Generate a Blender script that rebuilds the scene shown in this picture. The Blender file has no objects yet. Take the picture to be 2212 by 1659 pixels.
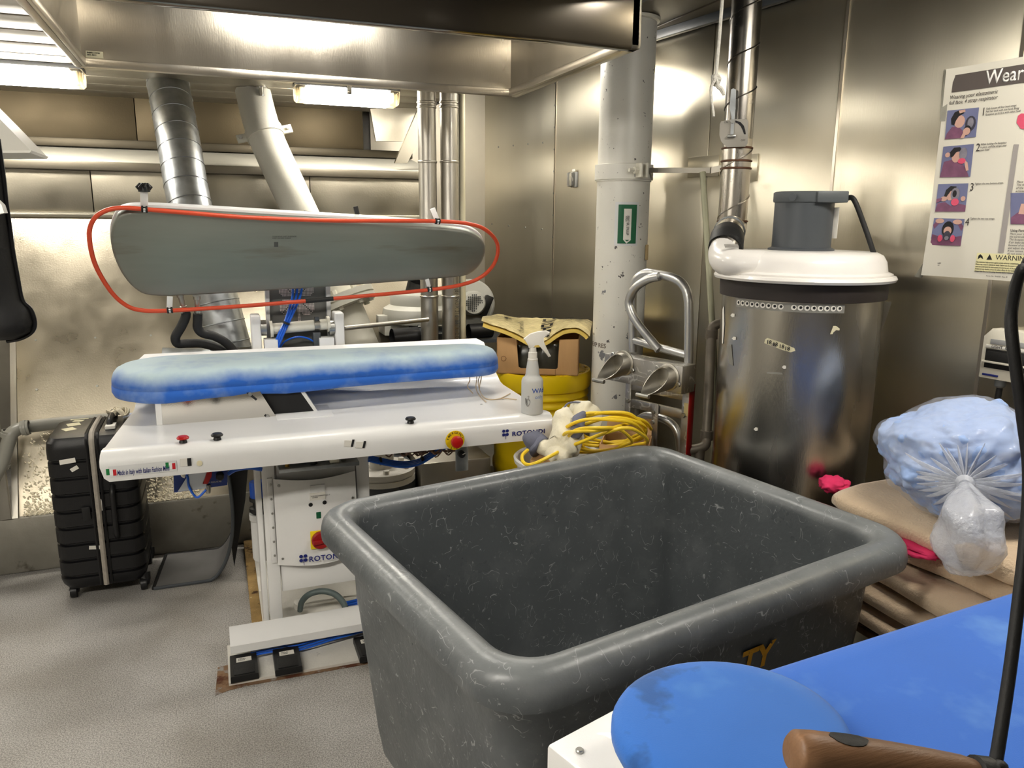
import bpy, bmesh, math, random
from mathutils import Vector as V, Matrix, noise as mnoise
random.seed(7)
# ---------------------------------------------------------------- camera, world, exposure
F, CX, CY, H = 1665.0, 1106.0, 829.5, 1.6
yaw, pit, rol = math.radians(21.0), math.radians(12.0), math.radians(0.5)
fw = V((math.sin(yaw)*math.cos(pit), math.cos(yaw)*math.cos(pit), -math.sin(pit)))
r0 = V((math.cos(yaw), -math.sin(yaw), 0)); u0 = r0.cross(fw)
rt = r0*math.cos(rol)+u0*math.sin(rol); up = -r0*math.sin(rol)+u0*math.cos(rol)
CAM = V((0, 0, H))
sc = bpy.context.scene
cd = bpy.data.cameras.new('camera'); co = bpy.data.objects.new('camera', cd)
sc.collection.objects.link(co)
cd.sensor_fit = 'HORIZONTAL'; cd.sensor_width = 36.0; cd.lens = 36.0*F/2212.0
cd.clip_start = 0.02; cd.clip_end = 60
co.matrix_world = Matrix(((rt.x, up.x, -fw.x, 0), (rt.y, up.y, -fw.y, 0), (rt.z, up.z, -fw.z, H), (0, 0, 0, 1)))
sc.camera = co
w = bpy.data.worlds.new('room_air'); sc.world = w; w.use_nodes = True
w.node_tree.nodes['Background'].inputs[0].default_value = (1, .98, .95, 1)
w.node_tree.nodes['Background'].inputs[1].default_value = 0.02
sc.view_settings.view_transform = 'Standard'; sc.view_settings.look = 'None'
sc.view_settings.gamma = 1.0; sc.view_settings.use_curve_mapping = False
sc.view_settings.exposure = 0.58
sc.cycles.use_denoising = True
sc.cycles.max_bounces = 6; sc.cycles.diffuse_bounces = 3; sc.cycles.glossy_bounces = 4
sc.cycles.use_adaptive_sampling = True; sc.cycles.adaptive_threshold = 0.02
sc.cycles.transmission_bounces = 6; sc.cycles.transparent_max_bounces = 8
sc.cycles.caustics_reflective = False; sc.cycles.caustics_refractive = False
sc.cycles.sample_clamp_indirect = 4.0
LAMP = 42.0          # strength of every fluorescent diffuser in the room
# ---------------------------------------------------------------- where a sight line meets a real surface
def ray(x, y): return fw + rt*((x-CX)/F) - up*((y-CY)/F)
def Pz(x, y, z): d = ray(x, y); return CAM + d*((z-H)/d.z)
def PY(x, y, Y): d = ray(x, y); return CAM + d*(Y/d.y)
def PX(x, y, X): d = ray(x, y); return CAM + d*(X/d.x)
def PF(x, y, t): return CAM + ray(x, y)*t
def Pp(x, y, p, n): d = ray(x, y); return CAM + d*((p-CAM).dot(n)/d.dot(n))
WA = math.radians(8); WD = 2.5
wn = V((math.cos(WA), math.sin(WA), 0)); ww = V((-math.sin(WA), math.cos(WA), 0)); UPZ = V((0, 0, 1))
def PW(x, y, off=0.0): d = ray(x, y); return CAM + d*((WD-off)/d.dot(wn))
def Wp(s, z, off=0.0): return wn*(WD-off) + ww*s + UPZ*z
def Ws(x, y): return PW(x, y).dot(ww)
# ---------------------------------------------------------------- materials
def lin(c):
    return tuple(((v/255.0)/12.92 if v/255.0 <= .04045 else ((v/255.0+.055)/1.055)**2.4) for v in c)
MATS = {}
def M(name, col, rough=.5, metal=0., var=.12, vs=6., bump=0., bs=120., stretch=(1, 1, 1), spots=None, scratch=None,
      trans=0., alpha=1., emis=0., coat=0., spec=.5, ior=1.45, aniso=0., axis='Z', rvar=.0, wav=0., sheen=0., grad=None, tan=None):
    if name in MATS: return MATS[name]
    m = bpy.data.materials.new(name); m.use_nodes = True; nt = m.node_tree; N = nt.nodes; L = nt.links
    b = N['Principled BSDF']; c = lin(col)
    tc = N.new('ShaderNodeTexCoord'); mp = N.new('ShaderNodeMapping'); mp.inputs['Scale'].default_value = stretch
    L.new(tc.outputs['Object'], mp.inputs[0])
    def noise_(scale, detail=3., rough_=.55, src=None):
        n = N.new('ShaderNodeTexNoise'); n.inputs['Scale'].default_value = scale; n.inputs['Detail'].default_value = detail
        n.inputs['Roughness'].default_value = rough_; L.new((src or mp).outputs[0], n.inputs['Vector']); return n
    def ramp(src, p0, p1, c0=(0, 0, 0, 1), c1=(1, 1, 1, 1)):
        r = N.new('ShaderNodeValToRGB'); r.color_ramp.elements[0].position = p0; r.color_ramp.elements[1].position = p1
        r.color_ramp.elements[0].color = c0; r.color_ramp.elements[1].color = c1; L.new(src, r.inputs[0]); return r
    def mix(fac, a, bb):
        x = N.new('ShaderNodeMix'); x.data_type = 'RGBA'
        L.new(fac, x.inputs[0])
        for s, i in ((a, 6), (bb, 7)):
            if isinstance(s, tuple): x.inputs[i].default_value = s
            else: L.new(s, x.inputs[i])
        return x.outputs[2]
    n1 = noise_(vs)
    lo = tuple(max(0, v*(1-var)) for v in c)+(1,); hi = tuple(min(1, v*(1+var)) for v in c)+(1,)
    colr = ramp(n1.outputs[0], .3, .7, lo, hi).outputs[0]
    if grad:      # a second colour worn or stained into it along one axis of the object: (axis index, from, to, colour)
        sp = N.new('ShaderNodeSeparateXYZ'); L.new(tc.outputs['Object'], sp.inputs[0])
        mr = N.new('ShaderNodeMapRange'); mr.inputs[1].default_value = grad[1]; mr.inputs[2].default_value = grad[2]
        L.new(sp.outputs[grad[0]], mr.inputs[0])
        ad = N.new('ShaderNodeMath'); ad.operation = 'ADD'; L.new(mr.outputs[0], ad.inputs[0])
        nn = noise_(9., 4.); sb = N.new('ShaderNodeMath'); sb.operation = 'MULTIPLY_ADD'; L.new(nn.outputs[0], sb.inputs[0])
        sb.inputs[1].default_value = 1.2; sb.inputs[2].default_value = -.6; L.new(sb.outputs[0], ad.inputs[1]); ad.use_clamp = True
        colr = mix(ad.outputs[0], colr, lin(grad[3])+(1,))
    for sp_ in (spots or []):   # (colour, scale, threshold, softness)
        n2 = noise_(sp_[1], 5., .6); k = ramp(n2.outputs[0], sp_[2], sp_[2]+sp_[3])
        colr = mix(k.outputs[0], colr, lin(sp_[0])+(1,))
    scr = None
    if scratch:                 # (colour, scale, width, mask threshold)
        for j, q in enumerate((1., 1.7)):
            mp2 = N.new('ShaderNodeMapping'); mp2.inputs['Scale'].default_value = (1, .55+.5*j, 1.3-.7*j); mp2.inputs['Rotation'].default_value = (.4+j, .9*j, .3+j)
            L.new(tc.outputs['Object'], mp2.inputs[0])
            a = noise_(scratch[1]*q, 1., .4, mp2); s1 = N.new('ShaderNodeMath'); s1.operation = 'SUBTRACT'; L.new(a.outputs[0], s1.inputs[0]); s1.inputs[1].default_value = .5
            s2 = N.new('ShaderNodeMath'); s2.operation = 'ABSOLUTE'; L.new(s1.outputs[0], s2.inputs[0])
            k = ramp(s2.outputs[0], scratch[2]*.4, scratch[2], (1, 1, 1, 1), (0, 0, 0, 1))
            mk = noise_(scratch[1]*.8+3*j, 3.); kk = ramp(mk.outputs[0], scratch[3], scratch[3]+.06)
            mu = N.new('ShaderNodeMath'); mu.operation = 'MULTIPLY'; L.new(k.outputs[0], mu.inputs[0]); L.new(kk.outputs[0], mu.inputs[1])
            colr = mix(mu.outputs[0], colr, lin(scratch[0])+(1,))
    L.new(colr, b.inputs['Base Color'])
    b.inputs['Metallic'].default_value = metal; b.inputs['Roughness'].default_value = rough
    b.inputs['IOR'].default_value = ior; b.inputs['Specular IOR Level'].default_value = spec
    if rvar:
        n3 = noise_(vs*1.7, 4.); r3 = N.new('ShaderNodeMapRange'); r3.inputs[1].default_value = .3; r3.inputs[2].default_value = .7
        r3.inputs[3].default_value = max(.02, rough-rvar); r3.inputs[4].default_value = rough+rvar; L.new(n3.outputs[0], r3.inputs[0]); L.new(r3.outputs[0], b.inputs['Roughness'])
    last = None
    for st, scl, dist in ((wav, 1.6, 1.), (bump, bs, .02)):
        if st:
            nb = noise_(scl, 2. if scl < 5 else 4.); bp = N.new('ShaderNodeBump'); bp.inputs['Strength'].default_value = st if scl > 5 else 1.
            bp.inputs['Distance'].default_value = dist if scl > 5 else st
            L.new(nb.outputs[0], bp.inputs['Height'])
            if last: L.new(last.outputs[0], bp.inputs['Normal'])
            last = bp
    if last: L.new(last.outputs[0], b.inputs['Normal'])
    if aniso:
        b.inputs['Anisotropic'].default_value = aniso; tg = N.new('ShaderNodeCombineXYZ')        # the sheet's brushing spreads reflections along this direction
        for i_ in range(3): tg.inputs[i_].default_value = (tan or (1, 0, 0))[i_]
        L.new(tg.outputs[0], b.inputs['Tangent'])
    b.inputs['Transmission Weight'].default_value = trans; b.inputs['Alpha'].default_value = alpha; b.inputs['Coat Weight'].default_value = coat
    b.inputs['Sheen Weight'].default_value = sheen
    if emis:
        b.inputs['Emission Color'].default_value = c+(1,); b.inputs['Emission Strength'].default_value = emis
    MATS[name] = m; return m
# ---------------------------------------------------------------- mesh helpers (world coordinates)
COL = sc.collection
def NB(): return bmesh.new()
def box(x0, x1, y0, y1, z0, z1, bev=0., seg=2, bm=None, rot=None, piv=None):
    t = bmesh.new(); bmesh.ops.create_cube(t, size=1.)
    for v in t.verts: v.co = V((x0+(v.co.x+.5)*(x1-x0), y0+(v.co.y+.5)*(y1-y0), z0+(v.co.z+.5)*(z1-z0)))
    if bev: bmesh.ops.bevel(t, geom=t.edges[:], offset=bev, segments=seg, affect='EDGES', profile=.5)
    if rot is not None:
        pv = V(piv) if piv is not None else V(((x0+x1)/2, (y0+y1)/2, (z0+z1)/2))
        bmesh.ops.transform(t, matrix=Matrix.Translation(pv) @ rot.to_4x4() @ Matrix.Translation(-pv), verts=t.verts)
    return join(bm, t) if bm else t
def join(bm, t):
    me = bpy.data.meshes.new('t'); t.to_mesh(me); t.free(); bm.from_mesh(me); bpy.data.meshes.remove(me); return bm
def obox(c, ex, ey, ez, sx, sy, sz, bev=0., seg=2, bm=None):   # box in a frame of unit axes
    t = bmesh.new(); bmesh.ops.create_cube(t, size=1.)
    for v in t.verts: v.co = V((v.co.x*sx, v.co.y*sy, v.co.z*sz))
    if bev: bmesh.ops.bevel(t, geom=t.edges[:], offset=bev, segments=seg, affect='EDGES', profile=.5)
    c = V(c)
    for v in t.verts: v.co = c + V(ex)*v.co.x + V(ey)*v.co.y + V(ez)*v.co.z
    return join(bm, t) if bm else t
def smooth(pts, k=6, closed=False):
    P = [V(p) for p in pts]; n = len(P); out = []
    rng = range(n if closed else n-1)
    for i in rng:
        a, b, c, d = (P[(i-1) % n], P[i], P[(i+1) % n], P[(i+2) % n]) if closed else (P[max(i-1, 0)], P[i], P[i+1], P[min(i+2, n-1)])
        for j in range(k):
            t = j/k
            out.append(.5*((2*b)+(c-a)*t+(2*a-5*b+4*c-d)*t*t+(-a+3*b-3*c+d)*t**3))
    if not closed: out.append(P[-1])
    return out
def tube(pts, r, n=10, closed=False, bm=None, cap=True, sq=None):
    bm = bm or bmesh.new(); P = [V(p) for p in pts]; m = len(P)
    R = r if isinstance(r, (list, tuple)) else [r]*m
    ref = None; rings = []
    for i in range(m):
        t = (P[(i+1) % m]-P[i-1]) if (closed or 0 < i < m-1) else (P[1]-P[0] if i == 0 else P[-1]-P[-2])
        t = t.normalized() if t.length > 1e-9 else V((0, 0, 1))
        if ref is None:
            ref = V((0, 0, 1)) if abs(t.z) < .9 else V((1, 0, 0))
        ref = (ref - t*ref.dot(t)); ref = ref.normalized() if ref.length > 1e-6 else t.orthogonal().normalized()
        s = t.cross(ref)
        ring = []
        for k in range(n):
            a = 2*math.pi*(k+.5)/n; ca, sa = math.cos(a), math.sin(a)
            if sq: ca, sa = ca*sq[0], sa*sq[1]
            ring.append(bm.verts.new(P[i]+ref*(R[i]*ca)+s*(R[i]*sa)))
        rings.append(ring)
    for i in range(m if closed else m-1):
        A, B = rings[i], rings[(i+1) % m]
        for k in range(n): bm.faces.new((A[k], A[(k+1) % n], B[(k+1) % n], B[k]))
    if cap and not closed:
        bm.faces.new(rings[0][::-1]); bm.faces.new(rings[-1])
    return bm
def lathe(prof, c, n=32, bm=None, ax=V((0, 0, 1)), cap0=True, cap1=True, a0=0., a1=2*math.pi, sx=1., sy=1.):
    bm = bm or bmesh.new(); ax = V(ax).normalized(); e1 = V((1, 0, 0)) if abs(ax.x) < .9 else V((0, 1, 0)); e1 = (e1-ax*e1.dot(ax)).normalized(); e2 = ax.cross(e1); c = V(c)
    full = abs(a1-a0-2*math.pi) < 1e-6; rings = []
    for (r, z) in prof:
        if r < 1e-6: rings.append([bm.verts.new(c+ax*z)]); continue
        rings.append([bm.verts.new(c+ax*z+e1*(r*sx*math.cos(a0+(a1-a0)*k/(n if full else n-1)))+e2*(r*sy*math.sin(a0+(a1-a0)*k/(n if full else n-1)))) for k in range(n)])
    for i in range(len(rings)-1):
        A, B = rings[i], rings[i+1]
        for k in range(n if full else n-1):
            k2 = (k+1) % n
            if len(A) == 1 and len(B) == 1: continue
            if len(A) == 1: bm.faces.new((A[0], B[k2], B[k]))
            elif len(B) == 1: bm.faces.new((A[k], A[k2], B[0]))
            else: bm.faces.new((A[k], A[k2], B[k2], B[k]))
    if full and cap0 and len(rings[0]) > 1: bm.faces.new(rings[0][::-1])
    if full and cap1 and len(rings[-1]) > 1: bm.faces.new(rings[-1])
    return bm
def cyl(a, b, r, n=16, bm=None, r2=None):
    a, b = V(a), V(b); return lathe([(r, 0), (r if r2 is None else r2, (b-a).length)], a, n, bm, (b-a))
def prism(poly, d, bm=None, bev=0., seg=2):       # polygon of world points, pushed along vector d
    t = bmesh.new(); A = [t.verts.new(V(p)) for p in poly]; B = [t.verts.new(V(p)+V(d)) for p in poly]; n = len(A)
    f0 = t.faces.new(A[::-1]); f1 = t.faces.new(B)
    for i in range(n): t.faces.new((A[i], A[(i+1) % n], B[(i+1) % n], B[i]))
    if bev: bmesh.ops.bevel(t, geom=list(set(f0.edges[:]+f1.edges[:])), offset=bev, segments=seg, affect='EDGES', profile=.5)
    return join(bm, t) if bm else t
def loft(rings, bm=None, cap=True, closed=True):
    bm = bm or bmesh.new(); RR = [[bm.verts.new(V(p)) for p in r] for r in rings]; n = len(RR[0])
    for A, B in zip(RR, RR[1:]):
        for k in range(n if closed else n-1): bm.faces.new((A[k], A[(k+1) % n], B[(k+1) % n], B[k]))
    if cap: bm.faces.new(RR[0][::-1]); bm.faces.new(RR[-1])
    return bm
def grid(fn, nu, nv, bm=None, th=0., dirn=None):
    bm = bm or bmesh.new(); t = bmesh.new()
    G = [[t.verts.new(V(fn(i/nu, j/nv))) for j in range(nv+1)] for i in range(nu+1)]
    for i in range(nu):
        for j in range(nv): t.faces.new((G[i][j], G[i+1][j], G[i+1][j+1], G[i][j+1]))
    if th:
        bmesh.ops.recalc_face_normals(t, faces=t.faces); bmesh.ops.solidify(t, geom=t.faces[:], thickness=th)
    return join(bm, t)
def rrect(w_, h_, r, k=5):     # rounded rectangle outline, centred, as 2-D points
    out = []
    for cx, cy, a0 in ((w_/2-r, h_/2-r, 0), (-w_/2+r, h_/2-r, 90), (-w_/2+r, -h_/2+r, 180), (w_/2-r, -h_/2+r, 270)):
        for j in range(k+1):
            a = math.radians(a0+90*j/k); out.append((cx+r*math.cos(a), cy+r*math.sin(a)))
    return out
def wloc(o):
    p = V((0, 0, 0))
    while o is not None: p = p+o.location; o = o.parent
    return p
def obj(name, bm, mat, parent=None, flat=False, loc=None, ang=38, kind=None, label=None):
    bmesh.ops.recalc_face_normals(bm, faces=bm.faces)
    me = bpy.data.meshes.new(name); off = wloc(parent)
    if parent is None and loc is None:
        xs = [v.co.x for v in bm.verts]; ys = [v.co.y for v in bm.verts]
        loc = ((min(xs)+max(xs))/2, (min(ys)+max(ys))/2, min(v.co.z for v in bm.verts))
    if loc is not None: off = V(loc)
    for v in bm.verts: v.co -= off
    bm.to_mesh(me); bm.free(); me.materials.append(mat)
    o = bpy.data.objects.new(name, me); COL.objects.link(o)
    if loc is not None: o.location = V(loc)-wloc(parent)
    if parent is not None: o.parent = parent
    if not flat:
        me.polygons.foreach_set('use_smooth', [True]*len(me.polygons)); me.set_sharp_from_angle(angle=math.radians(ang))
    if kind: o['kind'] = kind
    if label: o['label'] = label
    return o
def thing(name, label, cat, loc, group=None):
    o = bpy.data.objects.new(name, None); COL.objects.link(o); o.location = V(loc); o.empty_display_size = .05
    o['label'] = label; o['category'] = cat
    if group: o['group'] = group
    return o
def tag(o, label, cat, group=None):
    o['label'] = label; o['category'] = cat
    if group: o['group'] = group
    return o
def struct(name, bm, mat, parent=None, **k):
    o = obj(name, bm, mat, parent, **k)
    if parent is None: o['kind'] = 'structure'
    return o
def again(o, d, parent=None):                  # one more of the same piece, moved by d, sharing its mesh
    c = o.copy(); COL.objects.link(c); c.location = o.location+V(d); c.parent = parent if parent is not None else o.parent
    return c
def copy_tree(o, d, label=None):
    c = o.copy(); COL.objects.link(c); c.location = o.location+V(d)
    if label: c['label'] = label
    for ch in list(o.children):
        k = ch.copy(); COL.objects.link(k); k.parent = c
        for g in list(ch.children):
            q = g.copy(); COL.objects.link(q); q.parent = k
    return c
def text_bm(s, size, o, ex, ey, bold=0., shear=0., depth=.0004, sx=1., sp=1.):
    cu = bpy.data.curves.new('lettering', 'FONT'); cu.body = s; cu.size = 1.; cu.offset = bold; cu.shear = shear; cu.space_character = sp; cu.resolution_u = 3
    t = bpy.data.objects.new('lettering', cu); COL.objects.link(t); dg = bpy.context.evaluated_depsgraph_get()
    me = bpy.data.meshes.new_from_object(t.evaluated_get(dg)); bpy.data.objects.remove(t); bpy.data.curves.remove(cu)
    ex, ey = V(ex).normalized(), V(ey).normalized(); nz = ex.cross(ey); bm = bmesh.new(); bm.from_mesh(me); bpy.data.meshes.remove(me)
    if bm.faces:
        r = bmesh.ops.extrude_face_region(bm, geom=bm.faces[:])
        for e in r['geom']:
            if isinstance(e, bmesh.types.BMVert): e.co.z += depth/size
    for v in bm.verts: v.co = V(o)+ex*(v.co.x*size*sx)+ey*(v.co.y*size)+nz*(v.co.z*size)
    return bm
def bolt(c, ax, r=.008, h=.006, bm=None, hexa=True):
    return lathe([(r, 0), (r, h*.7), (r*.8, h)], c, 6 if hexa else 10, bm, ax)
def nz(p, s=1.): return mnoise.noise(V(p)*s)
# ================================================================ materials of the room
steel = M('brushed_steel', (190, 184, 168), .33, 1., .06, 3., bump=.05, bs=260., stretch=(1, 1, .12), aniso=.6, rvar=.05, wav=.005)
steelw = M('wall_steel', (212, 205, 186), .31, .97, .07, 2., bump=.05, bs=200., stretch=(1, 1, .06), aniso=.95, rvar=.03, wav=.003, tan=tuple(ww))
steeld = M('dull_steel', (172, 168, 158), .42, 1., .12, 4., bump=.05, bs=160., rvar=.08)
steelp = M('satin_pipe_steel', (176, 172, 163), .36, 1., .06, 5., bump=.02, bs=200., rvar=.05)
galv = M('galvanised_sheet', (176, 180, 182), .40, 1., .16, 18., bump=.03, bs=90., rvar=.08)
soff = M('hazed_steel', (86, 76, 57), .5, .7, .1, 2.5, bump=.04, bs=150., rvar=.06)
cream = M('cream_paint', (226, 222, 206), .38, 0, .05, 5., bump=.04, bs=60., spots=[((170, 160, 135), 22., .72, .05)])
whitep = M('white_enamel', (232, 231, 228), .32, 0, .02, 5., bump=.05, bs=420., coat=.2)
whiteg = M('pale_grey_enamel', (222, 222, 220), .38, 0, .03, 5., bump=.04, bs=300.)
whited = M('dirty_white_paint', (222, 218, 208), .5, 0, .06, 9., spots=[((120, 108, 88), 26., .66, .1), ((70, 62, 52), 55., .73, .03)], bump=.1, bs=80.)
greyp = M('mid_grey_paint', (122, 125, 126), .5, 0, .06, 8.)
dgrey = M('dark_grey_paint', (70, 74, 78), .45, 0, .06, 8.)
black = M('black_plastic', (20, 20, 21), .42, 0, .1, 9.)
blackm = M('black_matte_metal', (24, 24, 25), .5, .2, .1, 9.)
rubber = M('black_rubber', (26, 26, 26), .6, 0, .15, 20., bump=.1, bs=200.)
redp = M('red_plastic', (176, 24, 22), .3, 0, .04, 6.)
bluet = M('blue_air_hose', (28, 92, 200), .3, 0, .06, 8.)
chrome = M('bright_metal', (225, 225, 222), .15, 1., .03, 6.)
zinc = M('zinc_bolt', (170, 170, 165), .35, 1., .08, 30.)
paperw = M('white_paper', (228, 224, 214), .7, 0, .03, 12.)
paperc = M('cream_paper', (222, 214, 180), .7, 0, .05, 12.)
inkb = M('black_ink', (22, 22, 24), .7, 0, 0.)
inkn = M('navy_ink', (24, 34, 110), .6, 0, 0.)
inkw = M('white_ink', (235, 232, 226), .6, 0, 0.)
rust = M('rust', (110, 66, 34), .8, 0, .35, 24., bump=.4, bs=90., spots=[((60, 34, 20), 40., .56, .1)])
card = M('cardboard', (198, 156, 106), .8, 0, .08, 14., bump=.06, bs=120., stretch=(1, 1, .2))
yelp = M('yellow_polythene', (250, 212, 18), .38, 0, .06, 4., bump=.03, bs=60.)
greyv = M('grey_pvc_pipe', (150, 148, 138), .3, 0, .06, 9.)
lampm = M('fluorescent_glow', (255, 249, 238), .5, 0, 0, emis=LAMP)
clearp = M('clear_plastic', (238, 236, 228), .12, 0, .02, 6., trans=.85, ior=1.2)
# ================================================================ floor
def floor_mat():
    m = bpy.data.materials.new('speckled_vinyl'); m.use_nodes = True; nt = m.node_tree; N = nt.nodes; L = nt.links; b = N['Principled BSDF']
    tc = N.new('ShaderNodeTexCoord')
    def nn(s, d): n = N.new('ShaderNodeTexNoise'); n.inputs['Scale'].default_value = s; n.inputs['Detail'].default_value = d; L.new(tc.outputs['Object'], n.inputs['Vector']); return n
    def rp(src, a, b_, c0, c1):
        r = N.new('ShaderNodeValToRGB'); r.color_ramp.elements[0].position = a; r.color_ramp.elements[1].position = b_; r.color_ramp.elements[0].color = lin(c0)+(1,); r.color_ramp.elements[1].color = lin(c1)+(1,); L.new(src.outputs[0], r.inputs[0]); return r
    a = rp(nn(230., 2.), .36, .64, (138, 135, 131), (204, 201, 195)); q = rp(nn(2.5, 4.), .35, .7, (215, 212, 208), (255, 255, 255))
    mx = N.new('ShaderNodeMix'); mx.data_type = 'RGBA'; mx.blend_type = 'MULTIPLY'; mx.inputs[0].default_value = 1.; L.new(a.outputs[0], mx.inputs[6]); L.new(q.outputs[0], mx.inputs[7]); L.new(mx.outputs[2], b.inputs['Base Color'])
    b.inputs['Roughness'].default_value = .42
    bp = N.new('ShaderNodeBump'); bp.inputs['Strength'].default_value = .25; bp.inputs['Distance'].default_value = .004; L.new(nn(160., 3.).outputs[0], bp.inputs['Height']); L.new(bp.outputs[0], b.inputs['Normal'])
    return m
struct('floor', box(-3.2, 3.6, -2.2, 6.2, -.06, 0.), floor_mat(), loc=(0, 0, 0))
# ================================================================ the stainless wall beside the extractor (wall_right): sheets, seams, rivets
wr = struct('wall_right', obox(Wp(1.7, 1.3, -.06), ww, wn, UPZ, 8.0, .08, 2.7), steeld)
sS = [-2.3] + sorted([Ws(2140, 640), Ws(1815, 250), Ws(1538, 260), Ws(1203, 300), Ws(1027, 300)]) + [5.7]
for a, b_ in zip(sS, sS[1:]):
    obj('steel_sheet', obox(Wp((a+b_)/2, 1.25, .002), ww, wn, UPZ, b_-a-.004, .018, 2.5, .003, 2), steelw, wr)
for px, py in ((1203, 300), (1815, 250), (2140, 640)):
    s = Ws(px, py); obj('seam_strip', obox(Wp(s, 1.25, .012), ww, wn, UPZ, .012, .003, 2.5), M('seam_steel', (200, 192, 178), .3, 1., .05), wr)
rb = NB()
for (x0, y0, x1, y1, n) in ((1013, 324, 1173, 308, 6), (1063, 484, 1171, 495, 4), (1200, 180, 1194, 560, 9), (1027, 260, 1030, 480, 6)):
    for i in range(n):
        p = PW(x0+(x1-x0)*i/(n-1), y0+(y1-y0)*i/(n-1), .011); bolt(p, -wn, .006, .004, rb, False)
obj('rivets', rb, zinc, wr, kind='stuff')
# ================================================================ back wall: kerb, sloping recess sheet, upper panels, lit ledge, soffit
YK, ZK = 3.85, .27
wb = struct('wall_back', box(-3.2, 2.2, 5.62, 5.7, 0, 2.7), steeld)
XR = 1.22
obj('kerb', box(-3.2, 1.75, YK, YK+.5, 0, ZK, .012), M('stained_kerb_steel', (148, 144, 134), .5, .6, .18, 5., spots=[((78, 68, 54), 9., .62, .12)], bump=.08, bs=60.), wb)
sl = M('sloping_sheet_steel', (160, 152, 135), .34, 1., .08, 3., bump=.06, bs=160., rvar=.08, wav=.009)
YT, ZT_ = 4.48, 1.6
for i, (xa, xb) in enumerate(((-.9, .32), (.32, XR))):
    obj('sloping_sheet', prism([(xa, YK+.01, ZK), (xa, YT, ZT_), (xa, YT+.03, ZT_), (xa, YK+.04, ZK-.01)], (xb-xa-.003, 0, 0)), sl, wb)
lint = NB(); random.seed(3)
for i in range(2600):
    a = random.random()**2.2; x = -.88+random.random()*.75; y = YK+.015+(YT-YK)*a*.26; z = ZK+(ZT_-ZK)*a*.26
    s = .0025+.0045*random.random(); box(x-s, x+s, y-s*1.2-.002, y+s-.002, z-s*.2, z+s*.7, 0, bm=lint, rot=Matrix.Rotation(random.random()*3, 3, V((random.random(), random.random(), 1)).normalized()))
obj('lint', lint, M('lint_fluff', (236, 226, 200), .95, 0, .12, 30.), wb, kind='stuff', flat=True)
rv2 = NB()
for z_, n_ in ((1.56, 9), (1.02, 8), (.80, 8)):
    for i in range(n_):
        t_ = (z_-ZK)/(ZT_-ZK); bolt((-.82+i*.24+.02*math.sin(i*7), YK+.008+(YT-YK)*t_, z_), (0, -.9, .43), .006, .004, rv2, False)
obj('rivets', rv2, zinc, wb, kind='stuff')
obj('lip_strip', box(-2.8, XR, YT-.012, YT+.02, ZT_-.005, ZT_+.022, .003), steel, wb)
for i, (xa, xb) in enumerate(((-2.8, -.55), (-.55, .52), (.52, XR))):
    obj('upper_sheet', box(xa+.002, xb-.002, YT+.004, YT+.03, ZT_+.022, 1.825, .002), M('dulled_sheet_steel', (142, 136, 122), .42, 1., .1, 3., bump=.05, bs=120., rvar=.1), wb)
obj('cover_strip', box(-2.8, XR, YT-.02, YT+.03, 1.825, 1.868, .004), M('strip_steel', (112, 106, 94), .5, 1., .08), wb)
ledge_y1 = 5.02
obj('ledge', prism([(-2.8, YT-.02, 1.868), (-2.8, ledge_y1, 1.975), (-2.8, ledge_y1, 1.94), (-2.8, YT+.02, 1.84)], (XR+2.8, 0, 0)), M('pale_ledge_paint', (234, 228, 210), .5, 0, .05, 6., spots=[((150, 134, 100), 14., .70, .05)]), wb)
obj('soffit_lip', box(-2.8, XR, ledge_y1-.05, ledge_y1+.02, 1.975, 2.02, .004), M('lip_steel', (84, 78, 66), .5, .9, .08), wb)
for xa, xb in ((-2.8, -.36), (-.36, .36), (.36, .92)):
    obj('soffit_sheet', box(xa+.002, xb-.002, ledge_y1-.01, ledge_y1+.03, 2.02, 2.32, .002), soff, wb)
gb = NB(); p0, p1, p2, p3 = PY(800, 235, 4.75), PY(908, 232, 4.75), PY(908, 305, 4.75), PY(812, 305, 4.75)
obj('end_sheet', prism([p0, p1, p2, p3], (0, .02, 0)), steel, wb)
a, b_ = PY(903, 236, 4.45), PY(853, 352, 4.45); c_, d_ = PY(940, 236, 4.45), PY(880, 352, 4.45)
obj('diagonal_strut', prism([a, b_, d_, c_], (0, .03, 0)), steel, wb)
obj('recess_sheet', box(1.0, 2.0, 5.2, 5.23, 0, 2.6), M('recess_sheet_steel', (214, 206, 188), .4, .5, .06, 3.), wb)
# lower wall face beside the recess, flush with the kerb
wl = struct('wall_left', box(-3.26, -3.2, -2.2, 5.7, 0, 2.7), M('pale_wall_paint', (196, 192, 182), .5, 0, .05, 4.))
obj('side_cheek', prism([(-.925, YK-.01, ZK), (-.925, YT, ZT_), (-.925, YT+.1, ZT_), (-.925, YK+.3, ZK)], (.024, 0, 0)), steeld, wb)
obj('flush_sheet', box(-1.6, -.97, YK-.012, YK+.012, ZK, 1.35, .003), steel, wb)
obj('corner_trim', box(-.972, -.925, YK-.016, YK+.01, ZK, 1.35, .003), steeld, wb)
struct('wall_front', box(-3.2, 3.6, -2.26, -2.2, 0, 2.7), M('far_wall_paint', (150, 146, 138), .6, 0, .05, 4.))
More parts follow.
